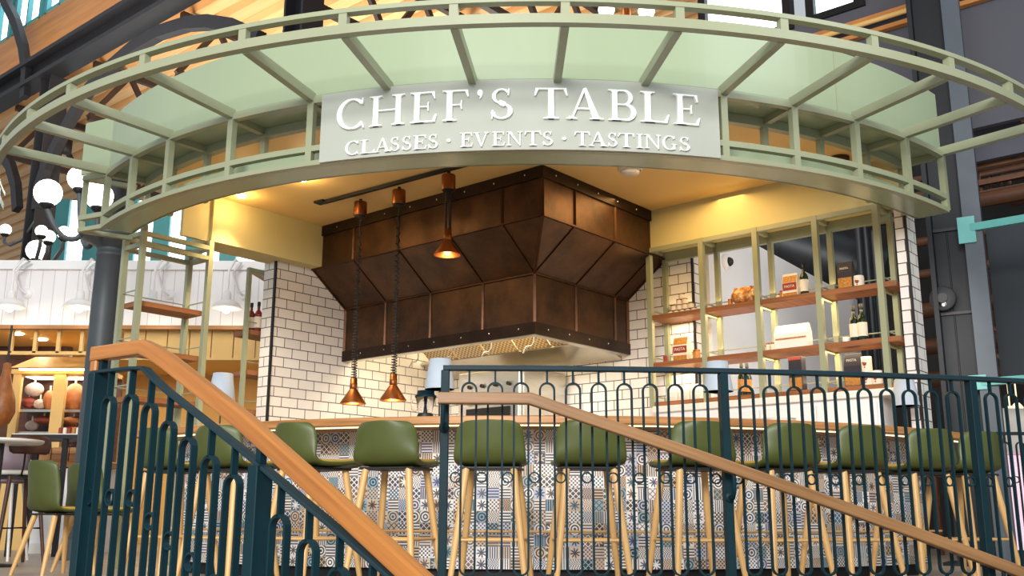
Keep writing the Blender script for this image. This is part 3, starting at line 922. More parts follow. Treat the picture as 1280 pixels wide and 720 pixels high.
proto = make_seat('bar_stool', 'x', 'bar stool', 0.708)
ST = [(184, 'green bar stool at the far left end of the bar, seen through the stair railing'),
      (260, 'second green bar stool from the left end of the bar, behind the stair balusters'),
      (355, 'green bar stool turned to show its side, just above the sloping oak stair handrail'),
      (475, 'green bar stool standing clear of both railings, left of the guard rail end post'),
      (610, 'green bar stool right of the guard rail end post, under the level handrail'),
      (741, 'green bar stool crossed by the sloping handrail, in the middle of the bar'),
      (886, 'green bar stool standing behind the middle post of the guard rail'),
      (1000, 'green bar stool just to the right of the guard rail middle post'),
      (1090, 'green bar stool directly below the lamp by the right brick pier'),
      (1176, 'green bar stool just left of the right guard rail post, at the bar end'),
      (1238, 'last green bar stool at the right, behind the right guard rail post')]
for i, (x, lab) in enumerate(ST):
    o = proto if i == 0 else copy_tree(proto)
    b = at_r(x, 560, 5.52, CB); p = phi_of(b, CB)
    extra = {184: -.18, 260: -.12, 355: -.42, 475: -.14, 610: -.02, 741: .05, 886: .12, 1000: .16, 1090: .14, 1176: .0, 1238: .0}[x]
    th_ = p + extra; o.location = (b.x - sin(th_) * .235, b.y + cos(th_) * .235, 0)
    o.rotation_euler = (0, 0, th_)
    o['label'] = lab; o['group'] = 'green bar stools along the bar'
ch = make_seat('dining_chair', 'green dining chair with pale wooden legs, left of the other green chair', 'chair', 0.45, False)
ch['group'] = 'green dining chairs at the far left'
c = at_y(77, 640, 7.75); ch.location = (c.x, 7.75, 0); ch.rotation_euler = (0, 0, radians(-34))
c2 = copy_tree(ch); c = at_y(124, 640, 8.25); c2.location = (c.x, 8.25, 0); c2.rotation_euler = (0, 0, radians(-26))
c2['label'] = 'green dining chair half hidden behind the newel post of the stair railing'

# ------------------------------------------------------------------ lamps and things on the bar
def table_lamp(x, y, label):
    p = at_r(x, y, 4.30, CB); p.z = 1.07
    t = thing('table_lamp', label, 'lamp', p, 'white shaded lamps standing on the bar')
    MB().lathe([(.055, 0), (.055, .012), (.012, .018)], p, 20).build('base', 'black', t)
    MB().tube([p + Z3 * .015, p + Z3 * .30], .006, 8).build('stem', 'black', t)
    m = MB(); m.lathe([(.104, .218), (.074, .428), (.070, .428), (.100, .218), (.104, .218)], p, 28); sh_ = m.build('lamp_shade', 'shade', t)
    MB().ball(p + Z3 * .31, .025, 10).build('bulb', 'offwhite', sh_)


table_lamp(278, 480, 'pale shaded table lamp at the left of the bar, above the oak handrail')
table_lamp(550, 466, 'pale shaded table lamp behind the end post of the guard rail')
table_lamp(897, 470, 'pale shaded table lamp behind the middle post of the guard rail')
table_lamp(1131, 486, 'pale shaded table lamp at the right, in front of the brick pier')
p = at_r(532, 500, 4.33, CB); p.z = 1.07
t = thing('blender', 'glass jug blender with dark lid standing on the bar by the lamp', 'blender', p)
MB().lathe([(.055, 0), (.058, .03), (.05, .05)], p, 20).build('base', 'black', t)
m = MB(); m.lathe([(.046, .05), (.070, .165), (.067, .165), (.043, .053)], p, 24); jug_ = m.build('jug', 'glass', t)
MB().lathe([(.016, .05), (.009, .10), (.014, .16)], p, 10).build('blade_shaft', 'steel_dark', jug_)
MB().lathe([(.074, .160), (.074, .172), (.062, .178), (.058, .205), (.0, .208)], p, 24).build('lid', 'teal', t)
MB().tube([p + V((-.062, 0, .15)), p + V((-.095, 0, .14)), p + V((-.09, 0, .08)), p + V((-.05, 0, .06))], .007, 8).build('jug_handle', 'glass', jug_)
for x, w, n, lab in ((930, .115, 3, 'stack of white plates on the bar, left of the other stack'), (973, .125, 4, 'stack of white plates on the bar, right of the other stack')):
    p = at_r(x, 520, 4.2, CB)
    for k in range(n):
        q_ = V((p.x, p.y, 1.07 + k * .014)); m = MB(); m.lathe([(w * .55, 0), (w * .6, .004), (w, .013), (w, .017), (w * .58, .008), (0, .007)], q_, 28)
        lv = ('bottom', 'second', 'third', 'top')[k] if k < n - 1 else 'top'
        solo(m, 'plate', 'offwhite', lab.replace('stack of white plates', 'white plate, ' + lv + ' of a stack') , 'plate', 'white plates stacked on the bar')

# ------------------------------------------------------------------ ceiling track, heat lamps, downlights, detector
m = MB(); pa, pb = at_z(405, 253, 3.40), at_z(612, 198, 3.40)
tr = thing('ceiling_track', 'black lighting track across the cream kiosk ceiling', 'track', (pa.x, pa.y, 3.385))
MB().bar(pa, pb, .035, .03).build('track_bar', 'black', tr)
d_ = (pa - pb).normalized(); MB().bar(pa + d_ * .1 + Z3 * .01, pa - d_ * .02 + Z3 * .01, .09, .02).build('feed_box', 'black', tr)
HL = [(451, 249, 505, 16, 'copper heat lamp hanging low, leftmost of the three on the track'),
      (499, 234, 501, 16, 'copper heat lamp hanging low, second along the track'),
      (561, 215, 319, 16, 'copper heat lamp pulled up high, close to the corner of the hood')]
for x, y, yb, r_, lab in HL:
    c = at_z(x, y, 3.385); c.z = 3.385
    zb = at_y(x - (x - 640) * .0, yb, c.y).z
    t = thing('heat_lamp', lab, 'heat lamp', (c.x, c.y, zb), 'copper heat lamps on the ceiling track')
    can_ = MB().lathe([(.060, -.138), (.062, -.132), (.062, -.006), (.058, 0), (0, 0)], c - Z3 * .03, 28).build('canister', 'copper', t)
    MB().lathe([(.016, 0), (.016, .03)], c - Z3 * .03, 12).build('mount', 'black', can_)
    MB().lathe([(.05, 0), (.052, .01), (0, .012)], c - Z3 * .178, 24).build('canister_base', 'black', can_)
    ztop = zb + .235; zc0 = c.z - .168; L = zc0 - ztop; pts = []
    if L > .5:
        n = int(L * 26); k0 = .5
        for i in range(n * 8):
            u = i / (n * 8 - 1); tight = u ** 1.7; a = 2 * pi * n * tight; rr = .011 + .009 * u
            rr += .006; pts.append(V((c.x + rr * cos(a), c.y + rr * sin(a), zc0 - L * u)))
        MB().tube(pts, .0050, 5).build('coil_cord', 'black', t)
        MB().tube([V((c.x, c.y, zc0)), V((c.x + .004, c.y, zc0 - L * .5)), V((c.x, c.y, ztop))], .004, 6).build('inner_cord', 'black', t)
    else:
        pts = [V((c.x + .03 * sin(pi * i / 12), c.y, zc0 - L * i / 12)) for i in range(13)]
        for sgn_ in (-1, 1):
            MB().tube([V((c.x + sgn_ * .014, c.y, zc0)), V((c.x + sgn_ * .02, c.y, zc0 - L * .5)), V((c.x + sgn_ * .016, c.y, ztop - .02))], .011, 8).build('coil_cord', 'black', t)
    m = MB(); m.lathe([(.026, .235), (.032, .232), (.032, .19), (.035, .188), (.035, .142), (.03, .135)], (c.x, c.y, zb), 20); m.build('socket', 'copper', t)
    m = MB(); m.lathe([(.030, .140), (.118, .008), (.118, 0), (.112, 0), (.112, .008), (.028, .134)], (c.x, c.y, zb), 36); sh_ = m.build('lamp_shade', 'copper', t)
    MB().ball((c.x, c.y, zb + .035), .032, 12).build('bulb', 'pendant_glow', sh_)
    lamp('POINT', 'heat_lamp_light', (c.x, c.y, zb - .03), 3, (1, .66, .32), .04)
DL = [(302, 243, 'round ceiling downlight over the left end of the kiosk'), (378, 222, 'round ceiling downlight just behind the sign at the left'), (984, 232, 'round ceiling downlight over the shelf at the right')]
for x, y, lab in DL:
    c = at_z(x, y, ZC)
    t = thing('downlight', lab, 'ceiling light', (c.x, c.y, ZC - .03), 'ceiling downlights of the kiosk')
    MB().lathe([(.055, -.004), (.055, -.0), (.04, -.03), (.036, -.03), (.036, -.004)], c, 24).build('rim', 'offwhite', t)
    MB().lathe([(0, -.032), (.034, -.031), (.034, -.012)], c, 20).build('lens', 'lens', t)
    lamp('POINT', 'downlight_glow', (c.x, c.y, ZC - .10), 4, (1, .68, .30), .05)
    lamp('SPOT', 'downlight_beam', (c.x, c.y, ZC - .06), 90, (1, .74, .40), .05, (c.x, c.y, 0), radians(86), .7)
c = at_z(788, 210, ZC)
t = thing('smoke_detector', 'round cream smoke detector on the kiosk ceiling right of the hood', 'smoke detector', (c.x, c.y, ZC - .06))
MB().lathe([(0, -.06), (.07, -.058), (.085, -.03), (.09, -.03)], c, 28).build('cover', 'offwhite', t)
MB().lathe([(.10, -.03), (.11, -.012), (.11, -.001)], c, 28).build('base', 'offwhite', t)
c = at_z(1049, 197, ZC)
t = thing('ceiling_speaker', 'small round bronze fitting on the ceiling seen through the right ring lattice', 'ceiling fitting', (c.x, c.y, ZC - .05))
MB().lathe([(.07, -.05), (.08, -.045), (.085, -.002)], c, 24).build('rim', 'copper_dark', t)
MB().lathe([(0, -.048), (.07, -.047)], c, 24).build('grille', 'black', t)

# ------------------------------------------------------------------ shelving
su = thing('shelf_unit', 'tall sage steel shelf unit with wooden shelves right of the hood', 'shelf', W(1.86, -1.1, 1.46))
PB = [0.02, -.565, -1.125, -1.70, -2.24]
for i, b in enumerate(PB):
    MB().wbox(1.695, 1.745, b - .025, b + .025, 1.46, 3.033).build('post', 'sage', su)
    MB().wbox(1.955, 2.0, b - .045, b - .0, 1.46, 3.033).build('post', 'sage', su)
    MB().wbox(1.745, 1.955, b - .02, b + .02, 2.995, 3.03).build('cross_bar', 'sage', su)
    for z in (2.40, 1.94, 1.56):
        MB().wbox(1.745, 1.955, b - .006, b + .006, z, z + .012).build('side_rod', 'sage', su)
    for z in (2.283, 1.82, 1.44):
        if i: MB().wbox(1.745, 1.955, b - .012, b + .012, z, z + .024).build('bracket', 'sage', su)
MB().wbox(1.70, 1.74, PB[-1], PB[0], 2.99, 3.033).build('top_rail', 'sage', su)
MB().wbox(1.955, 2.0, PB[-1], PB[0] - .03, 2.94, 3.033).build('top_rail', 'sage', su)
SZ = (2.352, 1.888, 1.508)
for z in SZ:
    MB().wbox(1.705, 1.995, PB[-1] - .12, PB[0], z - .045, z).build('shelf_board', 'shelf_wood', su)
    MB().wbox(1.975, 1.981, PB[-1], PB[0] - .03, z + .085, z + .095).build('back_rod', 'sage', su)
bc = thing('back_counter', 'white back counter cabinet below the shelf unit', 'cabinet', W(1.85, -1.1, 0))
MB().wbox(1.64, 1.995, -2.34, -.02, 1.40, 1.46).build('counter_top', 'offwhite', bc, bevel=.004)
MB().wbox(1.68, 1.99, -2.16, -.04, 0.0, 1.40).build('cabinet_body', 'white', bc)
for i in range(4):
    b0 = -.07 - i * .522; bd_ = MB().wbox(1.66, 1.68, b0 - .51, b0, .12, 1.36).build('door', 'white', bc, bevel=.003)
    MB().tube([W(1.645, b0 - .48, .9), W(1.645, b0 - .48, 1.1)], .006, 6).build('door_handle', 'chrome', bd_)
for z in SZ:
    a_ = lamp('AREA', 'shelf_glow', W(1.85, -1.1, z - .056), 9, (1, .76, .42), .2, None, sy=2.1); a_.rotation_euler = (0, 0, atan2(D1.y, D1.x))
    a_ = lamp('AREA', 'shelf_underside_fill', W(1.95, -1.1, z + .10), 2.5, (1, .70, .34), .08, None, sy=2.1); a_.rotation_euler = (0, radians(180 - 25), atan2(D1.y, D1.x))  # unseen light added to brighten the underside of the board above

fr = thing('open_shelving', 'open sage steel shelf frame with wooden shelves at the left end of the kiosk', 'shelf', W(-1.68, 3.1, 0))
PP = [(-1.335, 2.95), (-2.02, 2.95), (-2.02, 3.25), (-1.36, 3.25)]
for a, b in PP:
    MB().wbox(a - .024, a + .024, b - .024, b + .024, 0, 2.975 if b < 3 else 2.93).build('post', 'sage', fr)
for z in (2.90, 2.80):
    for (a0, b0), (a1, b1) in zip(PP, PP[1:] + PP[:1]):
        MB().bar(W(a0, b0, z), W(a1, b1, z), .04, .04).build('top_rail', 'sage', fr)
for z in (2.295, 1.87, 1.45):
    MB().wbox(-1.995, -1.36, 2.975, 3.235, z - .045, z).build('shelf_board', 'shelf_wood', fr)
    MB().wbox(-1.99, -1.36, 3.245, 3.252, z + .085, z + .095).build('back_rod', 'sage', fr)
    for a in (-2.02, -1.345): MB().wbox(a - .005, a + .005, 2.97, 3.23, z + .085, z + .095).build('side_rod', 'sage', fr)
ws = thing('wine_shelf', 'narrow sage shelf unit fixed to the left brick pier, holding rose wine', 'shelf', W(-.56, 3.2, 0))
for b in (3.36, 3.62):
    MB().wbox(-.62 if b < 3.5 else -.2, -.58 if b < 3.5 else -.16, b - .02, b + .02, 0, 2.92).build('post', 'sage', ws)
    MB().bar(W(-.60 if b < 3.5 else -.2, b, 2.90), W(.3, b, 2.90), .04, .04).build('top_rail', 'sage', ws)
MB().bar(W(-.60, 3.36, 2.90), W(-.18, 3.62, 2.90), .04, .04).build('top_rail', 'sage', ws)
for z in (2.275, 1.865, 1.47):
    MB().wbox(-.57, .3, 3.315, 3.6, z - .045, z).build('shelf_board', 'shelf_wood', ws)
    MB().wbox(-.60, -.2, 3.375, 3.385, z + .085, z + .095).build('front_rod', 'sage', ws)


# ------------------------------------------------------------------ goods on the shelves
def shelf_pt(x, y, z, a=1.83):
    p = on_plane(x, y, W(a, 0), D2); return V((p.x, p.y, z))


AX = (D2, -D1, Z3)                                          # across the shelf, towards the room, up


def scl(p): return F / (p.y * cos(TH) + (p.z - HC) * sin(TH))


def bottle(p, h, lab, mat='bottle', labelm='paper', group=None):
    t = thing('bottle', lab, 'bottle', p, group); r = h * .125
    gb_ = MB().lathe([(r * .9, 0), (r, .01), (r, h * .58), (r * .8, h * .66), (r * .36, h * .74), (r * .34, h * .95), (0, h * .955)], p, 18).build('glass_body', mat, t)
    MB().lathe([(r * 1.02, h * .14), (r * 1.02, h * .50)], p, 18).build('paper_label', labelm, gb_)
    MB().lathe([(r * .42, h * .86), (r * .42, h), (0, h * 1.005)], p, 14).build('cap', 'black', gb_)


def pack(p, w, h, d, name, lab, cat, bands, top=True, group=None, text=None):
    """flat bottomed paper bag: bands = [(z0, z1, material)] of printed paper, gusseted and folded at the top"""
    t = thing(name, lab, cat, p, group)
    c = [p + D2 * (sx * w / 2) - D1 * (sy * d / 2) for sx, sy in ((-1, -1), (1, -1), (1, 1), (-1, 1))]
    k = .25 if top else 1.0
    tp = [p + D2 * (sx * w / 2 * .98) - D1 * (sy * d / 2 * k) + Z3 * h for sx, sy in ((-1, -1), (1, -1), (1, 1), (-1, 1))]
    m = MB(); m.add(c + [c_.lerp(t_, .62) * 1 for c_, t_ in zip(c, [c_ + Z3 * h for c_ in c])] + tp, [(3, 2, 1, 0), (0, 1, 5, 4), (1, 2, 6, 5), (2, 3, 7, 6), (3, 0, 4, 7), (4, 5, 9, 8), (5, 6, 10, 9), (6, 7, 11, 10), (7, 4, 8, 11), (8, 9, 10, 11)])
    bg_ = m.build('bag' if top else 'carton_body', bands[0][2], t, bevel=.003)
    for z0, z1, mm in bands[1:]:
        q_ = p - D1 * (d / 2 + .002) + Z3 * (h * (z0 + z1) / 2)
        kk = 1 if z1 <= .64 else None
        if kk: MB().box(q_, (w * .9, .004, h * (z1 - z0)), AX).build('printed_panel', mm, bg_)
        else:
            f0 = (z0 - .62) / .38 if z0 > .62 else 0; f1 = (z1 - .62) / .38
            o0, o1 = d / 2 * (1 - f0 * (1 - k)) + .002, d / 2 * (1 - f1 * (1 - k)) + .002
            a_, b_ = p - D1 * o0 + Z3 * h * z0, p - D1 * o1 + Z3 * h * z1
            vs = [a_ - D2 * w * .45, a_ + D2 * w * .45, b_ + D2 * w * .45, b_ - D2 * w * .45]
            m = MB(); m.add(vs + [v + D1 * .006 for v in vs], [(0, 1, 2, 3), (7, 6, 5, 4), (0, 4, 5, 1), (1, 5, 6, 2), (2, 6, 7, 3), (3, 7, 4, 0)]); m.build('printed_panel', mm, bg_)
    if text:
        body, size, zf, mm = text
        vs, fs = text_mesh(body, size, .001)
        m = MB(); m.add([p - D1 * (d / 2 + .0055) - D2 * v.x + Z3 * (h * zf + v.y) - D1 * v.z for v in vs], fs); m.build('printed_word', mm, bg_)
    return t


def tin(p, r, h, lab, mat='paper', lid='chrome', group=None, name='tin', cat='tin', blot=None):
    t = thing(name, lab, cat, p, group)
    tb_ = MB().lathe([(r, 0), (r, h * .82)], p, 18).build('body', mat, t)
    MB().lathe([(r * .96, h * .82), (r * .96, h), (0, h)], p, 18).build('lid', lid, t)
    if blot:
        f_ = -D1 * (r + .001); m = MB()
        for dx, dz, s_ in ((0, .48, .34), (.22, .56, .2), (-.22, .52, .2), (0, .26, .14)):
            m.ball(p + f_ + D2 * (r * dx) + Z3 * h * dz, r * s_, 8, (1, .25, 1), (D2, D1, Z3))
        m.build('printed_emblem', blot, tb_)


z1, z2, z3 = SZ
# pyramid of small packs on the upper shelf
g = 'small round pasta packs piled in a pyramid'
pc = shelf_pt(853, 386, z1, 1.86); rr = .030
rows_ = (5, 4, 2, 1); words = ('bottom', 'second', 'third', 'top')
for k, n in enumerate(rows_):
    for i in range(n):
        p = pc + D2 * ((i - (n - 1) / 2) * -.064) + Z3 * (k * .052)
        pos = '' if n == 1 else {2: ('left', 'right'), 4: ('leftmost', 'second', 'third', 'rightmost'), 5: ('leftmost', 'second', 'middle', 'fourth', 'rightmost')}[n][i] + ' in the '
        tin(p, rr, .052, 'cream gold lidded jar, ' + (pos + words[k] + ' row' if pos else 'alone at the top') + ' of the shelf pyramid', 'paper', 'copper', g, 'jar', 'jar')
p = shelf_pt(932, 378, z1)
t = thing('bread_loaf', 'round crusty bread loaf on the upper shelf', 'bread', p)
m = MB(); m.ball(p + Z3 * .085, .13, 20, (1.1, .75, .66), AX); lo = m.build('crumb', 'bread', t, subd=1)
for i in range(4):
    d_ = D2 * (-.075 + .05 * i); MB().tube([p + d_ - D1 * .085 + Z3 * .10, p + d_ * 1.05 - D1 * .04 + Z3 * .155, p + d_ * 1.1 + D1 * .03 + Z3 * .168], [.006, .012, .006], 8).build('score_mark', 'bread', t)
tin(shelf_pt(913, 381, z1), .022, .075, 'small amber jar just left of the bread loaf', 'amberpasta', 'copper', None, 'jar', 'jar')
tin(shelf_pt(973, 373, z1), .020, .055, 'small pale jar left of the amber jar on the upper shelf', 'paper', 'copper', None, 'jar', 'jar')
tin(shelf_pt(978.5, 372, z1), .026, .08, 'amber honey jar with brown lid left of the upper pasta bag', 'amberpasta', 'redlabel', None, 'jar', 'jar')
pack(shelf_pt(990, 370, z1), .145, .225, .08, 'pasta_bag', 'cream and red pasta bag on the upper shelf beside the bottle', 'pasta bag', [(0, 1, 'paper'), (.62, .9, 'amberpasta'), (.30, .60, 'redlabel'), (.04, .2, 'amberpasta')], text=('PASTA', .034, .45, 'paper'), group='printed bags of pasta')
bottle(shelf_pt(1006, 366, z1), .30, 'dark olive oil bottle with pale label on the upper shelf')
pack(shelf_pt(1059, 360, z1), .135, .25, .08, 'pasta_bag', 'black pasta bag with amber window on the upper shelf', 'pasta bag', [(0, 1, 'navycarton'), (.05, .42, 'amberpasta')], text=('PASTA', .026, .74, 'paper'), group='printed bags of pasta')
tin(shelf_pt(1074, 357, z1), .045, .11, 'white tin with red print beside the upper black pasta bag', 'paper', 'offwhite', 'white tomato tins', blot='redlabel')
# middle shelf
tin(shelf_pt(832, 452, z2), .020, .08, 'small red jar at the left end of the middle shelf', 'redlabel', 'redlabel', None, 'jar', 'jar')
pack(shelf_pt(853, 450, z2, 1.84), .165, .25, .08, 'pasta_bag', 'cream bag with a red band reading PASTA on the middle shelf', 'pasta bag', [(0, 1, 'paper'), (.66, .94, 'amberpasta'), (.34, .60, 'redlabel'), (.05, .24, 'amberpasta')], text=('PASTA', .04, .47, 'paper'), group='printed bags of pasta')
tin(shelf_pt(871, 449, z2), .035, .10, 'amber jar right of the PASTA bag on the middle shelf', 'amberpasta', 'copper', None, 'jar', 'jar')
for k, x in enumerate((960, 966.5)):
    tin(shelf_pt(x, 438, z2), .02, .085, ('left' if k == 0 else 'right') + ' small pale jar of two beside the white carton', 'paper', 'copper', 'small jars beside the white carton', 'jar', 'jar')
pack(shelf_pt(992, 435, z2), .32, .225, .10, 'carton', 'wide white printed paper bag with folded top on the middle shelf', 'paper bag', [(0, 1, 'offwhite'), (.40, .46, 'amberpasta')])
tin(shelf_pt(1058, 425, z2), .032, .055, 'low white jar left of the two bottles on the middle shelf', 'offwhite', 'offwhite', None, 'jar', 'jar')
bottle(shelf_pt(1069, 424, z2), .32, 'left of two dark olive oil bottles on the middle shelf', group='olive oil bottles')
bottle(shelf_pt(1079, 422, z2), .33, 'right of two dark olive oil bottles on the middle shelf', group='olive oil bottles')
# lower shelf
for k in range(3):
    pack(shelf_pt(842 + 15 * k, 499, z3, 1.86), .115, .16, .07, 'pasta_bag', ('left', 'middle', 'right')[k] + ' of three pale packets on the lower shelf by the brick corner', 'pasta bag', [(0, 1, 'offwhite'), (.15, .35, 'paper')], group='pale packets on the lower shelf')
bottle(shelf_pt(928, 490, z3), .31, 'left of two squat dark bottles on the lower shelf', labelm='amberpasta', group='dark bottles on the lower shelf')
bottle(shelf_pt(935, 490, z3, 1.88), .31, 'right of two squat dark bottles on the lower shelf', labelm='amberpasta', group='dark bottles on the lower shelf')
pack(shelf_pt(998, 485, z3), .125, .31, .09, 'carton', 'tall navy carton with amber window on the lower shelf', 'carton', [(0, 1, 'navycarton'), (.06, .40, 'amberpasta'), (.9, .98, 'redlabel')], top=False)
pack(shelf_pt(1069, 481, z3), .145, .29, .09, 'pasta_bag', 'black pasta bag with amber window on the lower shelf', 'pasta bag', [(0, 1, 'navycarton'), (.05, .36, 'amberpasta')], text=('PASTA', .03, .78, 'paper'), group='printed bags of pasta')
g = 'white tomato tins'
pt = shelf_pt(1085, 480, z3)
tin(pt, .046, .125, 'lower tin of the stacked pair beside the black bag on the lower shelf', 'paper', 'offwhite', g, blot='redlabel')
tin(pt + Z3 * .125, .046, .125, 'upper tin of the stacked pair beside the black bag on the lower shelf', 'paper', 'offwhite', g, blot='redlabel')
tin(shelf_pt(1097, 478, z3), .046, .125, 'single white tin at the right end of the lower shelf', 'paper', 'offwhite', g, blot='redlabel')
for k, (a, b, h_) in enumerate(((-.475, 3.46, .31), (-.43, 3.40, .32))):
    bottle(W(a, b, 2.275), h_, ('left' if k == 0 else 'right') + ' rose wine bottle on the narrow shelf by the left brick pier', 'rose', 'paper', 'rose wine bottles')
# dome camera on the white wall
c = on_plane(906, 328, q0 + nW * -.001, dW)
t = thing('security_camera', 'white dome security camera on the white wall behind the shelf', 'camera', c)
MB().lathe([(.085, 0), (.085, .03), (.06, .05)], c, 24, -nW).build('housing', 'white', t)
MB().ball(c - nW * .045, .05, 14).build('dome', 'black', t)
# ------------------------------------------------------------------ guard rail on the platform edge
gr = thing('guard_rail', 'dark teal steel guard rail of looped balusters curving along the platform edge', 'railing', pol(CR, 9.377, radians(6.7), 0))
RR = 9.377
phs = lambda a, b, n: [radians(a + (b - a) * i / n) for i in range(n + 1)]
MB().sweep([pol(CR, RR, p, 1.072) for p in phs(-.98, 24, 60)], .045, .022).build('top_rail', 'rail_dark', gr, bevel=.003)
MB().sweep([pol(CR, RR, p, .07) for p in phs(-.9, 24, 60)], .03, .016).build('bottom_rail', 'rail_dark', gr)
posts = [-.92, 6.74, 14.35, 21.9]
for a in posts:
    p = radians(a); rd = V((sin(p), -cos(p), 0)); tg = V((cos(p), sin(p), 0))
    MB().box(pol(CR, RR, p, .53), (.036, .046, 1.062), (tg, rd, Z3)).build('post', 'teal', gr, bevel=.002)
    MB().box(pol(CR, RR, p, .004), (.1, .1, .008), (tg, rd, Z3)).build('base_plate', 'teal', gr)


def loop(frame, zb, zt, w, bw, bd, stubs, root, mat, wid=None):
    """elongated loop of flat bar; frame(s, z) maps along-rail offset and height to a point"""
    r = w / 2; pts = []
    for i in range(13):
        a = pi * i / 12; pts.append((-r * cos(a), zt - r + r * sin(a)))
    for i in range(13):
        a = pi * i / 12; pts.append((r * cos(a), zb + r - r * sin(a)))
    ax = (frame(1, 0) - frame(0, 0)).normalized(); nrm = ax.cross(Z3).normalized()
    P = [frame(s, z) for s, z in pts]
    m = MB()
    m.sweep(P, bd, bw, nrm, closed=True, prof=[(-bw / 2, -bd / 2), (bw / 2, -bd / 2), (bw / 2, bd / 2), (-bw / 2, bd / 2)])
    for z0, z1 in stubs:
        m.bar(frame(0, z0), frame(0, z1), bw, bd, nrm)
    return m.build('baluster', mat, root)


def ringlet(frame, s, z, r, bw, bd, root, mat):
    ax = (frame(1, 0) - frame(0, 0)).normalized(); nrm = ax.cross(Z3).normalized()
    m = MB(); m.sweep([frame(s + r * cos(2 * pi * i / 20), z + r * sin(2 * pi * i / 20)) for i in range(20)], bd, bw, nrm, closed=True, prof=[(-bw / 2, -bd / 2), (bw / 2, -bd / 2), (bw / 2, bd / 2), (-bw / 2, bd / 2)])
    return m.build('ring', mat, root)


for a0, a1 in zip(posts[:-1], posts[1:]):
    n = 10; st = (a1 - a0) / (n + .85)
    for i in range(n):
        p = radians(a0 + st * (.925 + i)); c = pol(CR, RR, p); tg = V((cos(p), sin(p), 0))
        fr_ = lambda s, z, c=c, tg=tg: c + tg * s + Z3 * z
        loop(fr_, .18, 1.006, .064, .0085, .016, ((1.004, 1.062), (.078, .182)), gr, 'teal')
    for i in range(n + 1):
        off = (.44 if i == 0 else (n + .41 if i == n else .925 + i - .5)); p = radians(a0 + st * off); c = pol(CR, RR, p); tg = V((cos(p), sin(p), 0))
        fr_ = lambda s, z, c=c, tg=tg: c + tg * s + Z3 * z
        ringlet(fr_, 0, .592, .0215, .006, .014, gr, 'teal')

# oak handrail bracketed to the outside of the guard rail, following the stair down to the right
hr = thing('stair_handrail', 'greyish oak handrail sloping down to the right along the guard rail', 'handrail', pol(CR, 9.47, radians(7), 0))
RH = 9.47
zof = lambda a: .926 if a < 1.35 else .926 - (a - 1.35) * (.926 - .167) / (15.3 - 1.35)
angs = [-1.05, -.5, 0, .5, 1.0, 1.2] + [1.35 + .55 * i for i in range(30)]
MB().sweep([pol(CR, RH, radians(a), zof(a)) for a in angs], .05, .050).build('rail', 'walnut', hr, bevel=.006, seg=2)
for a in (-.92, 6.74, 14.35):
    p = radians(a); z = zof(a) - .05
    br_ = MB().tube([pol(CR, RR + .02, p, z - .07), pol(CR, RH - .02, p, z - .075), pol(CR, RH, p, z - .045), pol(CR, RH, p, z + .022)], .009, 8).build('bracket', 'teal', hr)
    rd = V((sin(p), -cos(p), 0)); MB().lathe([(.024, 0), (.022, .006), (0, .006)], pol(CR, RR + .026, p, z - .07), 14, rd).build('bracket_rose', 'teal', br_)

# ------------------------------------------------------------------ stair railing at the left, coming down towards the viewer
ang = radians(49.8); DL_ = V((sin(ang), -cos(ang), 0)); NL = V((cos(ang), sin(ang), 0))
Y0 = 3.17; r_ = ray(115, 560); Q0L = V((r_.x / r_.y * Y0, Y0, 0))
kz = lambda z: HC + (z - HC) * Y0 / 2.7
sr = thing('stair_railing', 'dark teal stair railing of looped balusters sloping down towards the viewer at the left', 'railing', Q0L)
T0 = .25 * Y0 / 2.7                                          # where the level part ends
zs0 = kz(.797); SL = (.588 - .312) / (1.21 - .69)
def track(pts):
    L = []
    for x, y in pts:
        p = on_plane(x, y, Q0L, DL_); L.append(((p - Q0L).dot(DL_) if False else (V((p.x, p.y, 0)) - Q0L).dot(DL_), p.z))
    s0, s1 = (L[1][1] - L[0][1]) / (L[1][0] - L[0][0]), (L[-1][1] - L[-2][1]) / (L[-1][0] - L[-2][0])
    L = [(L[0][0] - .5, L[0][1] - .5 * s0)] + L + [(L[-1][0] + .6, L[-1][1] + .6 * s1)]
    return lambda t: float(np.interp(t, [a for a, b in L], [b for a, b in L]))


zst = track([(115, 466.5), (180, 459), (203, 483), (320, 575), (400, 642), (495, 725)])       # steel rail height along the plan line
PT = lambda t, z, o=0.0: Q0L + DL_ * t + NL * o + Z3 * z
MB().sweep([PT(t, zst(t)) for t in (-.03, .1, .2, T0 - .02, T0 + .04, .4, .8, 1.2, 1.6)], .034, .010).build('top_rail', 'rail_dark', sr, bevel=.002)
MB().sweep([PT(t, zst(t) - .90) for t in (-.03, T0, 1.6)], .03, .014).build('bottom_rail', 'rail_dark', sr)
tn = [(0.0), on_plane(325, 600, Q0L, DL_)]
tpost = (tn[1] - Q0L).dot(DL_)
for t in (0.0, tpost, tpost + 1.15 if tpost + 1.15 < 1.6 else 1.58):
    MB().bar(PT(t, zst(t) - 1.02), PT(t, zst(t) - .004), .040, .052, NL).build('newel_post' if t == 0 else 'post', 'teal', sr, bevel=.002)
xs = [(135, 0), (162, 0), (187, 0), (212, 0), (238, 0), (267, 0), (297, 0), (357, 0), (393, 0)]
tl = [(on_plane(x, 520, Q0L, DL_) - Q0L).dot(DL_) for x, _ in xs]
tl += [tl[-1] + .115 * k for k in range(1, 8)]
tl = [t for t in tl if t < 1.55 and abs(t - (tpost + 1.15)) > .05]
rt = [.5 * (a + b) for a, b in zip(tl, tl[1:]) if b - a < .14]
for t in tl:
    z = zst(t)
    loop(lambda s, zz, t=t: PT(t + s, zz), z - .80, z - .082, .060, .008, .019, ((z - .085, z - .004), (z - .895, z - .798)), sr, 'teal')
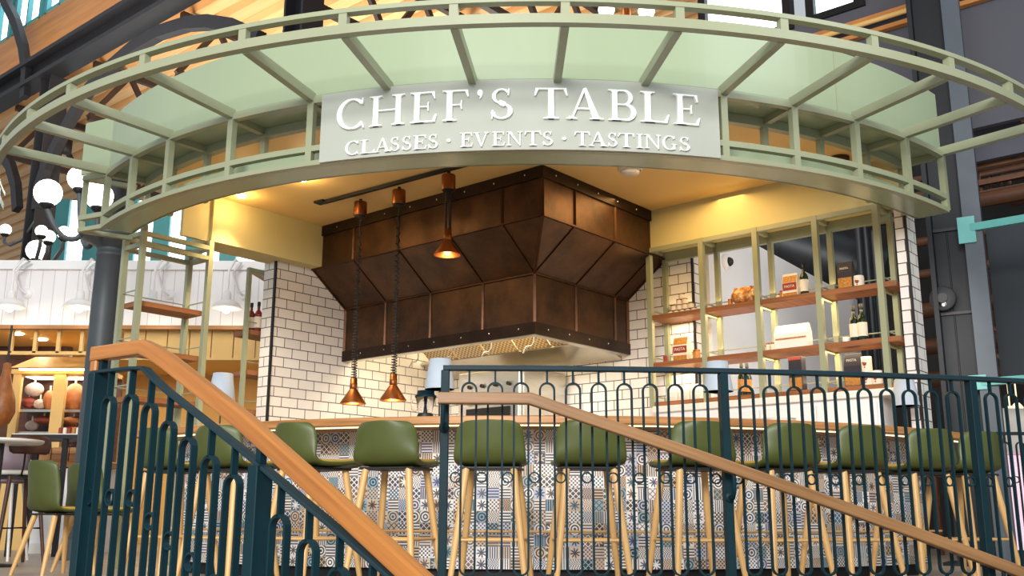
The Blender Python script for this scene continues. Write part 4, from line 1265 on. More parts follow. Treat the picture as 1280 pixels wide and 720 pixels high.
for t in [tl[0] - .057] + rt + [tpost - .06, tpost + .06]:
    ringlet(lambda s, zz, t=t: PT(t + s, zz), 0, zst(t) - .385, .0225, .006, .017, sr, 'teal')
zw = track([(115, 444), (184, 434), (230, 465), (320, 538.5), (440, 648), (530, 731)])
MB().sweep([PT(t, zw(t)) for t in (-.03, .05, .15, T0 - .03, T0 + .03, .4, .8, 1.2, 1.6)], .042, .046).build('handrail', 'oak', sr, bevel=.007, seg=2)
MB().bar(PT(-.012, zw(0) - .02), PT(-.012, zst(0)), .038, .036, DL_).build('handrail_return', 'oak', sr, bevel=.005)
for t in (.02, tpost):
    MB().bar(PT(t, zst(t)), PT(t, zw(t) - .02), .02, .02, DL_).build('handrail_bracket', 'teal', sr)
# ------------------------------------------------------------------ hall roof: ribbed deck running along D2
P1 = at_y(45, 250, 16.5); P1.z = 0                             # foot of the far hall column
zg1_ = on_plane(50, 76, P1, D2).z
ZD = zg1_ + .05; AG = (P1 - K).dot(D1) + .42
m = MB(); n1, per = 18, 0.42; vs = []; prof = [(0, 0), (.24, 0), (.28, .12), (.38, .12)]
rows = []
for i in range(n1):
    for a, z in prof:
        rows.append((i * per + a, z))
for a, z in rows:
    vs += [W(a + AG, -26 if a + AG < 5.8 else 2.0, ZD + z), W(a + AG, 40, ZD + z)]
fs = [(2 * i, 2 * i + 1, 2 * i + 3, 2 * i + 2) for i in range(len(rows) - 1)]
m.add(vs, fs, [[(0, rows[i][0]), (66, rows[i][0]), (66, rows[i + 1][0]), (0, rows[i + 1][0])] for i in range(len(rows) - 1)])
struct(m, 'ceiling_hall', 'deck')

# girder, fascia and clerestory in the vertical plane along D2 through the column
def gp(x, y, off=0.0): return on_plane(x, y, P1 + D1 * off, D2)


def girder_line(x0, y0, x1, y1, off=0.0):
    a, b = gp(x0, y0, off), gp(x1, y1, off); d = (b - a).normalized()
    return a, b


zg0, zg1 = gp(50, 105).z, gp(50, 76).z
A_ = P1 + D2 * 3.5; B_ = P1 - D2 * 8.2
gd = thing('roof_girder', 'black steel girder under the lit timber fascia at the top left', 'girder', V((A_.x, A_.y, zg0)))
mid = lambda z: ((A_ + B_) / 2) + Z3 * z
Lg = (A_ - B_).length
MB().box(mid(zg0 + .04) - D1 * .02, (Lg, .34, .08), (D2, D1, Z3)).build('bottom_flange', 'steel_dark', gd)
MB().box(mid(zg1 - .04) - D1 * .02, (Lg, .34, .08), (D2, D1, Z3)).build('top_flange', 'steel_dark', gd)
MB().box(mid((zg0 + zg1) / 2), (Lg, .06, zg1 - zg0 - .1), (D2, D1, Z3)).build('web', 'steel_dark', gd)
zf = gp(50, 26, .3).z
m = MB(); m.box(mid((zg1 + zf) / 2) + D1 * .3, (Lg, .12, zf - zg1), (D2, D1, Z3)); struct(m, 'wall_clerestory', 'fascia_wood')
m = MB(); m.box(mid(zg1 + .03) + D1 * .12, (Lg, .03, .03), (D2, D1, Z3))
solo(m, 'cove_light', 'led', 'warm light strip glowing along the foot of the timber fascia at top left', 'light strip')
lamp('AREA', 'cove_glow', mid(zg1 + .08) + D1 * .06, 60, (1, .74, .36), .12, mid(zf) + D1 * .3, sy=None)
bpy.data.objects['cove_glow'].data.shape = 'RECTANGLE'; bpy.data.objects['cove_glow'].data.size = Lg; bpy.data.objects['cove_glow'].data.size_y = .06
bpy.data.objects['cove_glow'].rotation_euler = (Matrix((D2, Z3.cross(D2), Z3)).transposed() @ Matrix.Rotation(pi * .85, 3, 'X')).to_euler()
for k in range(7):
    q_ = P1 + D2 * (3.2 - 1.35 * k) + D1 * .3
    wn = thing('window_%d' % (k + 1), None, None, V((q_.x, q_.y, zf)), kind='structure')
    MB().box(q_ + Z3 * (zf + .9) + D1 * .03, (1.08, .02, 1.8), (D2, D1, Z3)).build('pane', 'sky', wn)
    for s_ in (-.56, .56, .0):
        MB().box(q_ + D2 * s_ + Z3 * (zf + .9), (.10 if s_ else .05, .14, 1.8), (D2, D1, Z3)).build('mullion', 'tealframe', wn)
    MB().box(q_ + Z3 * (zf + .03), (1.2, .14, .06), (D2, D1, Z3)).build('sill', 'tealframe', wn)

# far hall column with arched brace, second column nearer
def box_column(name, p, w, d, h, mat, label):
    t = thing(name, label, 'column', p)
    MB().box(p + Z3 * h / 2, (w, .04, h), (D2, D1, Z3)).build('web', mat, t)
    for s_ in (-1, 1):
        MB().box(p + D2 * (s_ * w / 2) + Z3 * h / 2, (.04, d, h), (D2, D1, Z3)).build('flange', mat, t)
    MB().box(p + Z3 * .02, (w + .2, d + .2, .04), (D2, D1, Z3)).build('base_plate', mat, t)
    return t


cA = box_column('steel_column', P1 + D1 * .1, .34, .34, zg0, 'steel_dark', 'dark steel column at the far left carrying the girder')
P2 = on_plane(371, 30, P1, D2); P2.z = 0
cB = box_column('steel_column', P2 + D1 * .1, .36, .34, 7.6, 'steel_dark', 'dark steel column behind the canopy ring left of the sign')
ab = thing('arched_brace', 'black curved steel brace arching from the far left column', 'brace', gp(47, 260))
path = [gp(x, y) for x, y in ((47, 262), (50, 233), (58, 210), (69, 187), (90, 147), (112, 112), (137, 86), (167, 60), (200, 41), (235, 30), (262, 28), (293, 33), (325, 48))]
MB().sweep(path, .30, .10, V((D1.x, D1.y, 0)).normalized(), prof=[(-.10, -.07), (.10, -.07), (.10, .07), (-.10, .07)]).build('arch_flange', 'steel_dark', ab)
ab2 = thing('arched_brace', 'black curved steel brace rising at the left edge of the picture to the girder', 'brace', gp(31, 120))
path = [gp(x, y, -.1) for x, y in ((31, 122), (33, 88), (29, 58), (20, 28), (6, 0), (-12, -25))]
MB().sweep(path, .2, .10, V((D1.x, D1.y, 0)).normalized(), prof=[(-.09, -.06), (.09, -.06), (.09, .06), (-.09, .06)]).build('arch_flange', 'steel_dark', ab2)
ab3 = thing('arched_brace', 'black curved steel brace at the left edge, below the girder', 'brace', gp(20, 240))
path = [gp(x, y, -.1) for x, y in ((22, 262), (20, 232), (13, 207), (0, 190), (-22, 178))]
MB().sweep(path, .2, .10, V((D1.x, D1.y, 0)).normalized(), prof=[(-.09, -.06), (.09, -.06), (.09, .06), (-.09, .06)]).build('arch_flange', 'steel_dark', ab3)
# roof trusses along D1
ZT, ZBt = ZD - .12, ZD - 1.15
for k, (x, y) in enumerate(((222, 92), (128, 226), (430, 25), (640, 25), (160, 162))):
    p = at_z(x, y, ZBt); s0 = (p - K).dot(D1)
    lab = ('brown steel roof truss crossing behind the top of the arched brace', 'brown steel roof truss at the far left behind the globes', 'brown steel roof truss over the left of the sign', 'brown steel roof truss seen through the ring above the sign', 'brown steel roof truss seen between the left ring spokes')[k]
    t = thing('roof_truss', lab, 'truss', p, 'roof trusses')
    p = p + D1 * (AG + .2 - s0); a, b = p, p + D1 * 7
    MB().bar(a, b, .10, .11).build('bottom_chord', 'truss', t)
    up = Z3 * (ZT - ZBt); MB().bar(a + up, b + up, .10, .11).build('top_chord', 'truss', t)
    for i in range(5):
        q0_, q1_ = a.lerp(b, i / 5), a.lerp(b, (i + .5) / 5) + up; q2_ = a.lerp(b, (i + 1) / 5)
        MB().bar(q0_, q1_, .07, .09).build('web_member', 'truss', t); MB().bar(q1_, q2_, .07, .09).build('web_member', 'truss', t)
for k, (x, y) in enumerate(((82, 191), (395, 12))):
    c = at_z(x, y, ZBt + .2)
    t = thing('spotlight', ('black cylinder spotlight hanging from the roof at the left', 'black cylinder spotlight hanging over the canopy left of the sign')[k], 'spotlight', c)
    MB().lathe([(.10, -.01), (.11, 0), (.11, .30), (0, .30)], c, 18).build('body', 'black', t)
    MB().lathe([(0, .0), (.095, .0)], c, 18).build('lens', 'bulb', t)
    MB().tube([c + Z3 * .3, c + Z3 * (ZD - c.z)], .015, 6).build('stem', 'black', t)

# right hand clerestory windows and slate wall
R1 = at_y(1090, 30, 12.6); R1.z = 0
rp = lambda x, y, off=0.0: on_plane(x, y, R1 + D1 * off, D2)
zl0 = rp(1060, 55).z
zw0 = rp(1045, 14).z
mR = lambda z, s=0.0, o=0.0: R1 + D2 * s + D1 * o + Z3 * z
m = MB(); m.box(mR((zw0 + 5.2) / 2, -3), (16, .1, zw0 - 5.2), (D2, D1, Z3)); struct(m, 'wall_right_upper', 'greywall')
for k, (xa, xb) in enumerate(((880, 985), (1015, 1075))):
    a, b = rp(xa, 20), rp(xb, 10); sa, sb = (a - R1).dot(D2), (b - R1).dot(D2)
    q_ = mR(zw0 + 1.0, (sa + sb) / 2)
    wn = thing('window_%d' % (8 + k), None, None, V((q_.x, q_.y, zw0)), kind='structure')
    MB().box(q_ + D1 * .03, (abs(sa - sb), .02, 2.0), (D2, D1, Z3)).build('pane', 'sky', wn)
    for s_ in (sa, sb):
        MB().box(mR(zw0 + 1.0, s_), (.12, .16, 2.0), (D2, D1, Z3)).build('mullion', 'steel_blue', wn)
    MB().box(mR(zw0 - .04, (sa + sb) / 2), (abs(sa - sb) + .2, .18, .1), (D2, D1, Z3)).build('sill', 'steel_blue', wn)
t = thing('timber_rail', 'pale timber strips with pipe along the slate wall at the top right', 'timber rail', mR(zl0, 0, -.1))
for dz in (0, .20):
    MB().box(mR(zl0 + dz, -1, -.12), (12, .10, .06), (D2, D1, Z3)).build('board', 'orange', t)
MB().tube([mR(zl0 + .12, 5, -.2), mR(zl0 + .12, -7, -.2)], .035, 8).build('pipe', 'yellow', t)

# ------------------------------------------------------------------ right hand steel column and its neighbours
colc = at_y(1182, 250, 9.9); colc.z = 0
fa = radians(30); FD = V((sin(fa), cos(fa), 0)); WD = V((FD.y, -FD.x, 0))
cl = thing('steel_column', 'tall dark blue grey steel H column right of the brick pier', 'column', colc)
HH = 8.2
MB().box(colc + Z3 * HH / 2, (.31, .03, HH), (WD, FD, Z3)).build('web', 'steel_blue', cl)
MB().box(colc - WD * .165 + Z3 * HH / 2, (.045, .34, HH), (WD, FD, Z3)).build('flange', 'steel_blue', cl)
MB().box(colc + WD * .24 - FD * .10 + Z3 * HH / 2, (.17, .16, HH), (WD, FD, Z3)).build('box_flange', 'steel_pale', cl)
MB().box(colc + Z3 * .015, (.6, .6, .03), (WD, FD, Z3)).build('base_plate', 'steel_blue', cl)
MB().tube([colc - FD * .02 - WD * .02 + Z3 * .9, colc - FD * .02 - WD * .02 + Z3 * 3.3], .008, 6).build('conduit', 'black', cl)
for y in (288, 392):
    z = at_y(1170, y, 9.9).z; MB().box(colc - FD * .03 + Z3 * z, (.30, .03, .03), (WD, FD, Z3)).build('strap', 'black', cl)
c = on_plane(1179, 374, colc - FD * .08, WD)
t = thing('wall_speaker', 'round graphite speaker disc mounted on the right steel column', 'speaker', c)
MB().lathe([(.05, .08), (.05, .03)], c, 16, -FD).build('mount', 'black', t)
MB().lathe([(.118, .02), (.126, .03), (.126, .045), (.118, .055), (0, .058)], c, 36, -FD).build('housing', 'speaker', t)
MB().lathe([(.036, .058), (.034, .064), (0, .066)], c - Z3 * .06 , 20, -FD).build('sensor', 'chrome', t)
MB().box(c - FD * .06 + Z3 * .03, (.022, .004, .022), (WD, FD, Z3)).build('badge', 'white', t)
# turquoise beam and bracket
b0 = on_plane(1208, 285, colc - FD * .19, WD)
t = thing('turquoise_beam', 'turquoise steel beam bolted to the right column, running out of the picture', 'beam', b0)
bz = b0 - D2 * 3.0; MB().bar(b0 + D1 * .02, V((bz.x, bz.y, b0.z)) + D1 * .02, .05, .075).build('beam', 'cyan', t)
MB().box(b0 - Z3 * .02 , (.16, .02, .27), (WD, FD, Z3)).build('bracket_plate', 'cyan', t)
b0 = on_plane(1222, 478, colc - FD * .19, WD)
t = thing('turquoise_beam', 'lower turquoise beam on the right column, just under the guard rail top', 'beam', b0)
bz = b0 - D2 * 2.2; MB().bar(b0 + D1 * .02, V((bz.x, bz.y, b0.z)) + D1 * .02, .05, .07).build('beam', 'cyan', t)
MB().box(b0 - Z3 * .0, (.16, .02, .14), (WD, FD, Z3)).build('bracket_plate', 'cyan', t)
# dark panel
pa = at_y(1232, 280, 10.6); pb = pa - D2 * 2.6
z0_, z1_ = at_y(1236, 478, 10.6).z, pa.z
m = MB(); m.box((pa + pb) / 2 * 1 + Z3 * ((z0_ + z1_) / 2 - pa.z), (2.6, .06, z1_ - z0_), (D2, D1, Z3))
solo(m, 'dark_panel', 'darkpanel', 'large dark slate panel at the right edge beyond the steel column', 'panel')
# slate wall above, orange post, brown pipes
sw = at_y(1215, 205, 12.2); z1_ = at_y(1215, -30, 12.2).z
m = MB(); m.box(V((sw.x, sw.y, (sw.z + z1_) / 2)) - D2 * 1.2, (3.4, .1, z1_ - sw.z), (D2, D1, Z3)); struct(m, 'wall_slate', 'greywall')
zj = at_y(1225, 48, 12.1).z
m = MB(); m.box(V((sw.x, sw.y, zj)) - D2 * 1.2 - D1 * .07, (3.4, .03, .05), (D2, D1, Z3)); struct(m, 'trim_slate_seam', 'rust')
oc = at_y(1276, 100, 11.6)
m = MB(); za_, zb_ = at_y(1273, 150, 11.6).z, at_y(1273, 30, 11.6).z; m.box(V((oc.x, oc.y, (za_ + zb_) / 2)), (.11, .11, zb_ - za_), (D2, D1, Z3)); solo(m, 'timber_post', 'orange', 'orange timber post at the top right edge against the slate wall', 'post')
t = thing('pipe_rack', 'rack of rusty brown bent pipes behind the steel column at the right', 'pipes', at_y(1240, 260, 12.4))
for k, (x, y) in enumerate(((1213, 212), (1225, 218), (1237, 214), (1252, 222), (1262, 216))):
    a = at_y(x, y, 12.4); b = at_y(x + 3, y + 34, 12.4); MB().tube([a - D2 * 1.2, a, a * .3 + b * .7, b - D2 * .1, b - D2 * .5], .045, 10).build('pipe', 'rust', t)
for y in (206, 226, 240, 252):
    a = at_y(1180, y + 12, 12.6); MB().bar(a + D2 * 1, a - D2 * 3, .08, .07).build('rail', 'rust', t)
t = thing('service_ducting', 'brown shadowed service ducts in the gap behind the steel column', 'ducts', at_y(1150, 420, 13.0))
for y in (262, 300, 340, 385, 430, 470):
    a = at_y(1120, y + 8, 13.0); MB().tube([a - D2 * .15, a - D2 * .7, a - D2 * 3.2], .10 if y % 4 else .06, 10).build('duct', 'rust', t)
for x in (1141, 1222, 1228):
    a = at_y(x, 300, 12.8); MB().bar(V((a.x, a.y, 0)), V((a.x, a.y, 4.2)), .07, .07, D1).build('upright', 'rust', t)
for x, y in ((1218, 430), (1222, 400)):
    a = at_y(x, y, 12.7); MB().bar(a, a - D2 * .5 - Z3 * .35, .03, .04).build('strut', 'orange', t)
m = MB(); m.box(W(9.6, -6.4, 4.6), (16, .1, 9.2), (D2, D1, Z3)); struct(m, 'wall_far_right', 'black')

# black ventilation duct behind the shelf
qd = W(3.4, 0); dp = lambda x, y: on_plane(x, y, V((4.6, 14.8, 0)), V((0.97, -0.24, 0)).normalized())
t = thing('ventilation_duct', 'large black round ventilation duct behind the shelf, dipping to the right', 'duct', dp(1010, 330))
a, b = dp(930, 291), dp(1100, 346)
MB().tube([a, b], .45, 28).build('duct_pipe', 'duct', t)
for k in (.28, .52, .78):
    q_ = a.lerp(b, k); e_ = (b - a).normalized(); MB().tube([q_ - e_ * .02, q_ + e_ * .02], .465, 28).build('seam_ring', 'duct', t)
a2, b2 = dp(940, 322), dp(1100, 382)
MB().tube([a2, b2], .12, 14).build('side_pipe', 'duct', t)
for k, x in enumerate((1074, 1083, 1092)):
    c = at_y(x, 310, 13.4)
    m = MB(); m.tube([V((c.x, c.y, 0.02)), V((c.x, c.y, 5.6))], .044, 14)
    solo(m, 'vertical_pipe', 'duct', ('left', 'middle', 'right')[k] + ' of three vertical black pipes behind the right end of the shelf', 'pipe', 'vertical black pipes behind the shelf')

# ------------------------------------------------------------------ white beadboard stall front at the left
YB = 13.0
bx0, bx1 = at_y(-90, 380, YB).x, at_y(345, 380, YB).x
zb0, zb1 = at_y(150, 408, YB).z, at_y(150, 327, YB).z
m = MB(); m.box(V(((bx0 + bx1) / 2, YB + .1, (zb0 + zb1) / 2)), (bx1 - bx0, .2, zb1 - zb0)); struct(m, 'wall_stall_front', 'bead')
m = MB(); m.box(V(((bx0 + bx1) / 2, YB - .03, zb1 - .06)), (bx1 - bx0, .06, .12)); struct(m, 'trim_stall_cap', 'white')
m = MB(); m.box(V(((bx0 + bx1) / 2, YB - .02, zb0 - .02)), (bx1 - bx0, .08, .05)); struct(m, 'trim_stall_foot', 'fascia_wood')
GL = [(12, 'white gooseneck barn lamp, leftmost on the white boarded front'), (99, 'white gooseneck barn lamp just left of the grey round column'), (190, 'white gooseneck barn lamp behind the shelf frame, its shade hidden by a wooden shelf'), (283, 'white gooseneck barn lamp between the shelf frame and the brick pier')]
for x, lab in GL:
    s = (x - 12) * .017
    c = at_y(x, 384 + s * .4, YB - .38); w0 = at_y(x + 19, 367 + s * .5, YB)
    t = thing('barn_lamp', lab, 'wall lamp', (c.x, c.y, c.z), 'white gooseneck lamps on the stall front')
    sh_ = MB().lathe([(.205, .0), (.19, .012), (.16, .06), (.10, .10), (.055, .115), (.05, .20), (.035, .23), (0, .232)], c, 28).build('lamp_shade', 'white', t)
    MB().lathe([(0, .03), (.18, .03), (.198, .004)], c, 28).build('reflector', 'offwhite', sh_)
    MB().ball(c - Z3 * .01, .052, 14).build('bulb', 'bulb', sh_)
    pk = V((c.x + .02, YB - .33, c.z + .60))
    pts = [c + Z3 * .22, c + Z3 * .5, pk + V((.02, .08, .08)), pk + V((.07, .16, .06)), V((w0.x - .09, YB - .16, w0.z + .26)), V((w0.x - .03, YB - .10, w0.z + .05)), V((w0.x + .02, YB - .05, w0.z)), V((w0.x + .04, YB - .01, w0.z))]
    MB().tube(pts, .016, 8).build('gooseneck', 'white', t)
    MB().lathe([(.075, 0), (.07, .02), (0, .025)], V((w0.x + .04, YB, w0.z)), 18, V((0, -1, 0))).build('wall_rose', 'white', t)
    lamp('POINT', 'barn_lamp_light', c - Z3 * .12, 2, (1, .88, .72), .05)

# joinery below: mullioned transom and panelled head
zt = at_y(60, 440, YB).z
tf = thing('transom_frame', 'yellow slender mullioned frame under the white boarded front at the left', 'frame', V((bx0, YB + .1, zt)))
MB().box(V(((bx0 + at_y(112, 440, YB).x) / 2, YB + .1, zt)), (at_y(112, 440, YB).x - bx0, .05, .045)).build('rail', 'yellow', tf)
for x in (-15, 15, 45, 74, 103):
    c = at_y(x, 424, YB + .1); MB().box(V((c.x, YB + .1, (zt + zb0) / 2)), (.045, .05, zb0 - zt)).build('mullion', 'yellow', tf)
xa, xb = at_y(150, 430, YB).x, at_y(345, 430, YB).x; zp = at_y(230, 446, YB).z
ph_ = thing('head_panel', 'yellow panelled head with vertical joints under the white front', 'panel', V((xa, YB + .1, zp)))
for k in range(7):
    w_ = (xb - xa) / 7; MB().box(V((xa + w_ * (k + .5), YB + .12, (zp + zb0) / 2)), (w_ - .015, .05, zb0 - zp)).build('panel', 'yellow', ph_)
MB().box(V(((xa + xb) / 2, YB + .11, zp - .015)), (xb - xa, .08, .03)).build('bottom_bead', 'yellow', ph_)
m = MB(); m.box(V(((bx0 + bx1) / 2, 15.6, zb0 + .02)), (bx1 - bx0, 5.0, .06)); struct(m, 'ceiling_stall', 'yellow')
m = MB(); m.box(V(((bx0 + bx1) / 2, 17.6, 1.6)), (bx1 - bx0, .1, 3.2)); struct(m, 'wall_stall_back', 'yellow')
for k, (x, y) in enumerate(((22, 417), (52, 424), (183, 455), (220, 432), (244, 440), (268, 456))):
    c = at_z(x, y, zb0 - .012) if y < 430 else at_z(x, min(y, 446), zb0 - .012)
    if c.y > 17.3: c = V((c.x * 15.5 / c.y, 15.5, c.z))
    m = MB(); m.lathe([(0, -.012), (.07, -.011), (.08, 0)], c, 16)
    solo(m, 'recessed_light', 'lens', ('leftmost recessed light in the stall ceiling', 'second recessed light from the left in the stall ceiling', 'recessed light behind the shelf frame lower shelf', 'recessed light behind the shelf frame right post', 'recessed light above the left bar lamp', 'recessed light right of the shelf frame')[k], 'ceiling light', 'recessed lights of the yellow stall')
lamp('AREA', 'stall_glow', V((-5.5, 15.2, zb0 - .1)), 60, (1, .76, .44), 3, None, sy=2)
lamp('AREA', 'stall_glow', V((-9.0, 15.0, zb0 - .1)), 36, (1, .78, .48), 3, None, sy=2)

# glazed meat cabinet
YM = 13.6
X = lambda x, y=500, Y=YM: at_y(x, y, Y).x
Z = lambda y, x=70, Y=YM: at_y(x, y, Y).z
mc = thing('display_cabinet', 'yellow glazed cabinet of cured meats under a flared lit hood', 'display cabinet', V((X(70), YM, .0)))
zc0, zc1 = Z(575), Z(465)
MB().box(V((X(72), YM + .55, (zc0 + zc1) / 2)), (X(135) - X(16), .05, zc1 - zc0)).build('back_panel', 'dark_wood', mc)
for x, w in ((20, 10), (73.5, 15), (126, 10)):
    MB().box(V((X(x), YM, (zc0 + zc1) / 2)), (X(x + w / 2) - X(x - w / 2), .07, zc1 - zc0)).build('stile', 'yellow', mc)
for x0, x1 in ((25, 66), (81, 121)):
    MB().box(V((X((x0 + x1) / 2), YM - .01, (zc0 + zc1) / 2)), (X(x1) - X(x0), .008, zc1 - zc0 - .1)).build('glass_door', 'glass', mc)
    for y in (513, 541):
        MB().box(V((X((x0 + x1) / 2), YM + .28, Z(y))), (X(x1) - X(x0), .5, .035)).build('shelf_board', 'steel', mc)
MB().box(V((X(72), YM + .25, zc1 + .0)), (X(135) - X(16), .6, .06)).build('cabinet_top', 'yellow', mc)
MB().box(V((X(72), YM + .25, (zc0) / 2)), (X(135) - X(16), .55, zc0)).build('cabinet_base', 'yellow', mc)
vs = [V((X(24), YM - .34, Z(464))), V((X(136), YM - .34, Z(464))), V((X(128), YM + .1, Z(445))), V((X(34), YM + .1, Z(445)))]
m = MB(); m.add(vs + [v + V((0, .05, .0)) for v in vs], [(0, 1, 2, 3), (7, 6, 5, 4), (0, 4, 5, 1), (1, 5, 6, 2), (2, 6, 7, 3), (3, 7, 4, 0)]); m.build('hood', 'yellow', mc)
MB().box(V((X(72), YM - .15, Z(464) - .0)), (X(120) - X(30), .04, .02)).build('light_strip', 'led', mc)
lamp('AREA', 'cabinet_glow', V((X(72), YM + .2, zc1 - .06)), 7, (1, .86, .66), 1.0, None, sy=.3)
def meat(x, y, r, sq, mat, lab, name='cured_ham', cat='meat', Y=YM + .28, net=True):
    c = V((X(x, y, Y), Y, at_y(x, y, Y).z)); n_ = 14
    t = thing(name, lab, cat, V((c.x, c.y, c.z - r * sq[2])), 'meats in the glazed cabinet')
    MB().ball(c, r, 16, sq).build('body', mat, t)
    MB().tube([c + Z3 * (r * sq[2] * .9), c + Z3 * (r * sq[2] + .06)], .012, 6).build('string', 'paper', t)
meat(43, 487, .13, (1, .8, .75), 'whitemeat', 'white netted salami piled at the top of the left cabinet shelf')
meat(36, 503, .10, (1.1, .8, .8), 'meat', 'red cured sausage piece at the left of the upper cabinet shelf')
meat(50, 505, .09, (1, .8, .75), 'whitemeat', 'pale netted salami in the middle of the upper cabinet shelf')
meat(62, 500, .11, (.8, .8, 1.25), 'ham', 'brown ham leg standing at the right of the left cabinet shelf')
meat(93, 497, .16, (.95, .7, 1.25), 'ham', 'large brown netted ham standing in the right half of the cabinet')
meat(112, 500, .12, (.8, .7, 1.1), 'ham', 'brown ham partly hidden by the newel at the right of the cabinet')
meat(55, 525, .12, (1.2, .8, .45), 'meat', 'red salami lying on the lower left cabinet shelf')
meat(40, 532, .09, (1, .8, .8), 'whitemeat', 'glass jar like pale salami at the lower left of the cabinet')
meat(92, 526, .14, (1.5, .7, .4), 'ham', 'flat brown ham lying on the lower right cabinet shelf')
meat(95, 535, .10, (1.6, .7, .4), 'meat', 'red cured loin at the bottom of the right cabinet half')
c = at_y(4, 500, 12.6)
t = thing('hanging_ham', 'large orange brown ham hanging at the left edge', 'ham', V((c.x, c.y, c.z - .4)))
MB().lathe([(0, -.34), (.10, -.29), (.155, -.15), (.14, .02), (.085, .20), (.05, .34), (.045, .46), (0, .48)], c, 20).build('body', 'ham', t)
MB().tube([c + Z3 * .46, c + Z3 * .95], .014, 6).build('string', 'black', t)
m = MB(); m.box(V((at_y(-8, 470, 14.6).x, 14.6, 1.6)), (2.2, .1, 3.2)); struct(m, 'wall_dark_recess', 'dark_wood')
# counter with crates in front of the cabinet
yc = 12.2; Zc = lambda y: at_y(70, y, yc).z
ct = thing('deli_counter', 'white deli counter with oak ledge below the meat cabinet', 'counter', V((at_y(60, 640, yc).x, yc + .3, 0)))
cx0, cx1 = at_y(34, 600, yc).x, at_y(118, 600, yc).x
MB().box(V(((cx0 + cx1) / 2, yc + .35, Zc(585) / 2)), (cx1 - cx0, .6, Zc(585))).build('counter_body', 'white', ct)
MB().box(V(((cx0 + cx1) / 2, yc + .33, Zc(580))), (cx1 - cx0 + .1, .7, .07)).build('oak_ledge', 'oak', ct)
MB().box(V(((cx0 + cx1) / 2, yc + .04, .06)), (cx1 - cx0, .03, .12)).build('plinth', 'offwhite', ct)
for k in range(3):
    c = at_y(55 + 22 * k, 569, yc + .2); w_ = .21
    t = thing('wooden_crate', ('left', 'middle', 'right')[k] + ' of three pale wooden crates on the deli counter ledge', 'crate', V((c.x, yc + .25, Zc(580) + .035)), 'pale wooden crates on the deli ledge')
    for j in range(2):
        MB().box(V((c.x, yc + .16, Zc(580) + .085 + .085 * j)), (w_ - .01, .015, .075)).build('slat', 'box_wood', t)
    MB().box(V((c.x, yc + .27, Zc(580) + .12)), (w_ - .02, .2, .165)).build('crate_body', 'box_wood', t)
ht = thing('high_table', 'slim dark topped high table running in front of the deli counter', 'table', V((at_y(70, 600, 11.4).x, 11.4, 0)))
zt_ = at_y(70, 547, 11.4).z; tx0, tx1 = at_y(22, 547, 11.4).x, at_y(112, 547, 11.4).x
MB().box(V(((tx0 + tx1) / 2, 11.5, zt_)), (tx1 - tx0, .5, .045)).build('table_top', 'black', ht)
MB().box(V(((tx0 + tx1) / 2, 11.5, zt_ + .028)), (tx1 - tx0 - .01, .49, .012)).build('table_surface', 'offwhite', ht)
for x in (tx0 + .08, tx1 - .22):
    for y in (11.3, 11.7): MB().box(V((x, y, zt_ / 2)), (.05, .05, zt_)).build('leg', 'steel_dark', ht)
for k in range(5):
    c = at_y(75 + 5.5 * k, 545, 11.6)
    if k > 4: break
    m = MB(); m.lathe([(.022, 0), (.022, .085), (.018, .095), (0, .096)], V((c.x, 11.6, zt_ + .034)), 12)
    solo(m, 'jar', ('redlabel', 'paper', 'redlabel', 'amberpasta', 'paper')[k], ('leftmost', 'second', 'middle', 'fourth', 'rightmost')[k] + ' of five small jars on the slim dark high table', 'jar', 'small jars on the high table')

# dark wooden high chair, mauve chair, white round table at the left edge
def wood_chair():
    p = at_y(17, 650, 9.6); p.z = 0
    t = thing('high_chair', 'dark wooden high chair with white seat and curved brown backrest at the left', 'chair', p)
    u = (F / (9.6 * cos(TH)))
    zs = at_y(20, 592, 9.6).z
    fw = V((-.75, .66, 0)); sd = V((.66, .75, 0))
    m = MB(); m.lathe([(.16, 0), (.205, .008), (.215, .025), (.20, .045), (.0, .05)], p + Z3 * (zs - .02), 28); m.build('seat', 'offwhite', t)
    m = MB(); m.lathe([(.19, 0), (.19, .02)], p + Z3 * (zs - .045), 28); m.build('seat_frame', 'steel_dark', t)
    for a_, b_ in ((-1, -1), (1, -1), (1, 1), (-1, 1)):
        MB().tube([p + fw * (.13 * a_) + sd * (.13 * b_) + Z3 * (zs - .03), p + fw * (.22 * a_) + sd * (.22 * b_)], [.021, .015], 10).build('leg', 'dark_wood', t)
    k = .62
    R_ = [p + fw * (.19 * a_) + sd * (.19 * b_) + Z3 * .32 for a_, b_ in ((-1, -1), (1, -1), (1, 1), (-1, 1))]
    MB().tube(R_, .009, 8, closed=True).build('foot_ring', 'steel_dark', t)
    bk = -fw
    for s_ in (-.06, .06):
        b = p + bk * .20 + sd * s_
        MB().tube([p + bk * .12 + sd * s_ + Z3 * (zs - .03), b + Z3 * (zs - .02), b + bk * .03 + Z3 * (zs + .06), b + bk * .04 + Z3 * (zs + .32)], .009, 8).build('back_strut', 'steel_dark', t)
    rows = [(zs + .17, .15), (zs + .19, .185), (zs + .25, .20), (zs + .32, .19), (zs + .345, .15)]
    vs = []
    for z, h in rows:
        for j in range(11):
            u_ = -1 + .2 * j; vs.append(p + bk * (.255 - .07 * u_ * u_) + sd * (h * u_) + Z3 * z)
    fs = [(i * 11 + j, i * 11 + j + 1, i * 11 + j + 12, i * 11 + j + 11) for i in range(4) for j in range(10)]
    m = MB(); m.add(vs, fs, None, True); o = m.build('backrest', 'dark_wood', t)
    md = o.modifiers.new('s', 'SOLIDIFY'); md.thickness = .022


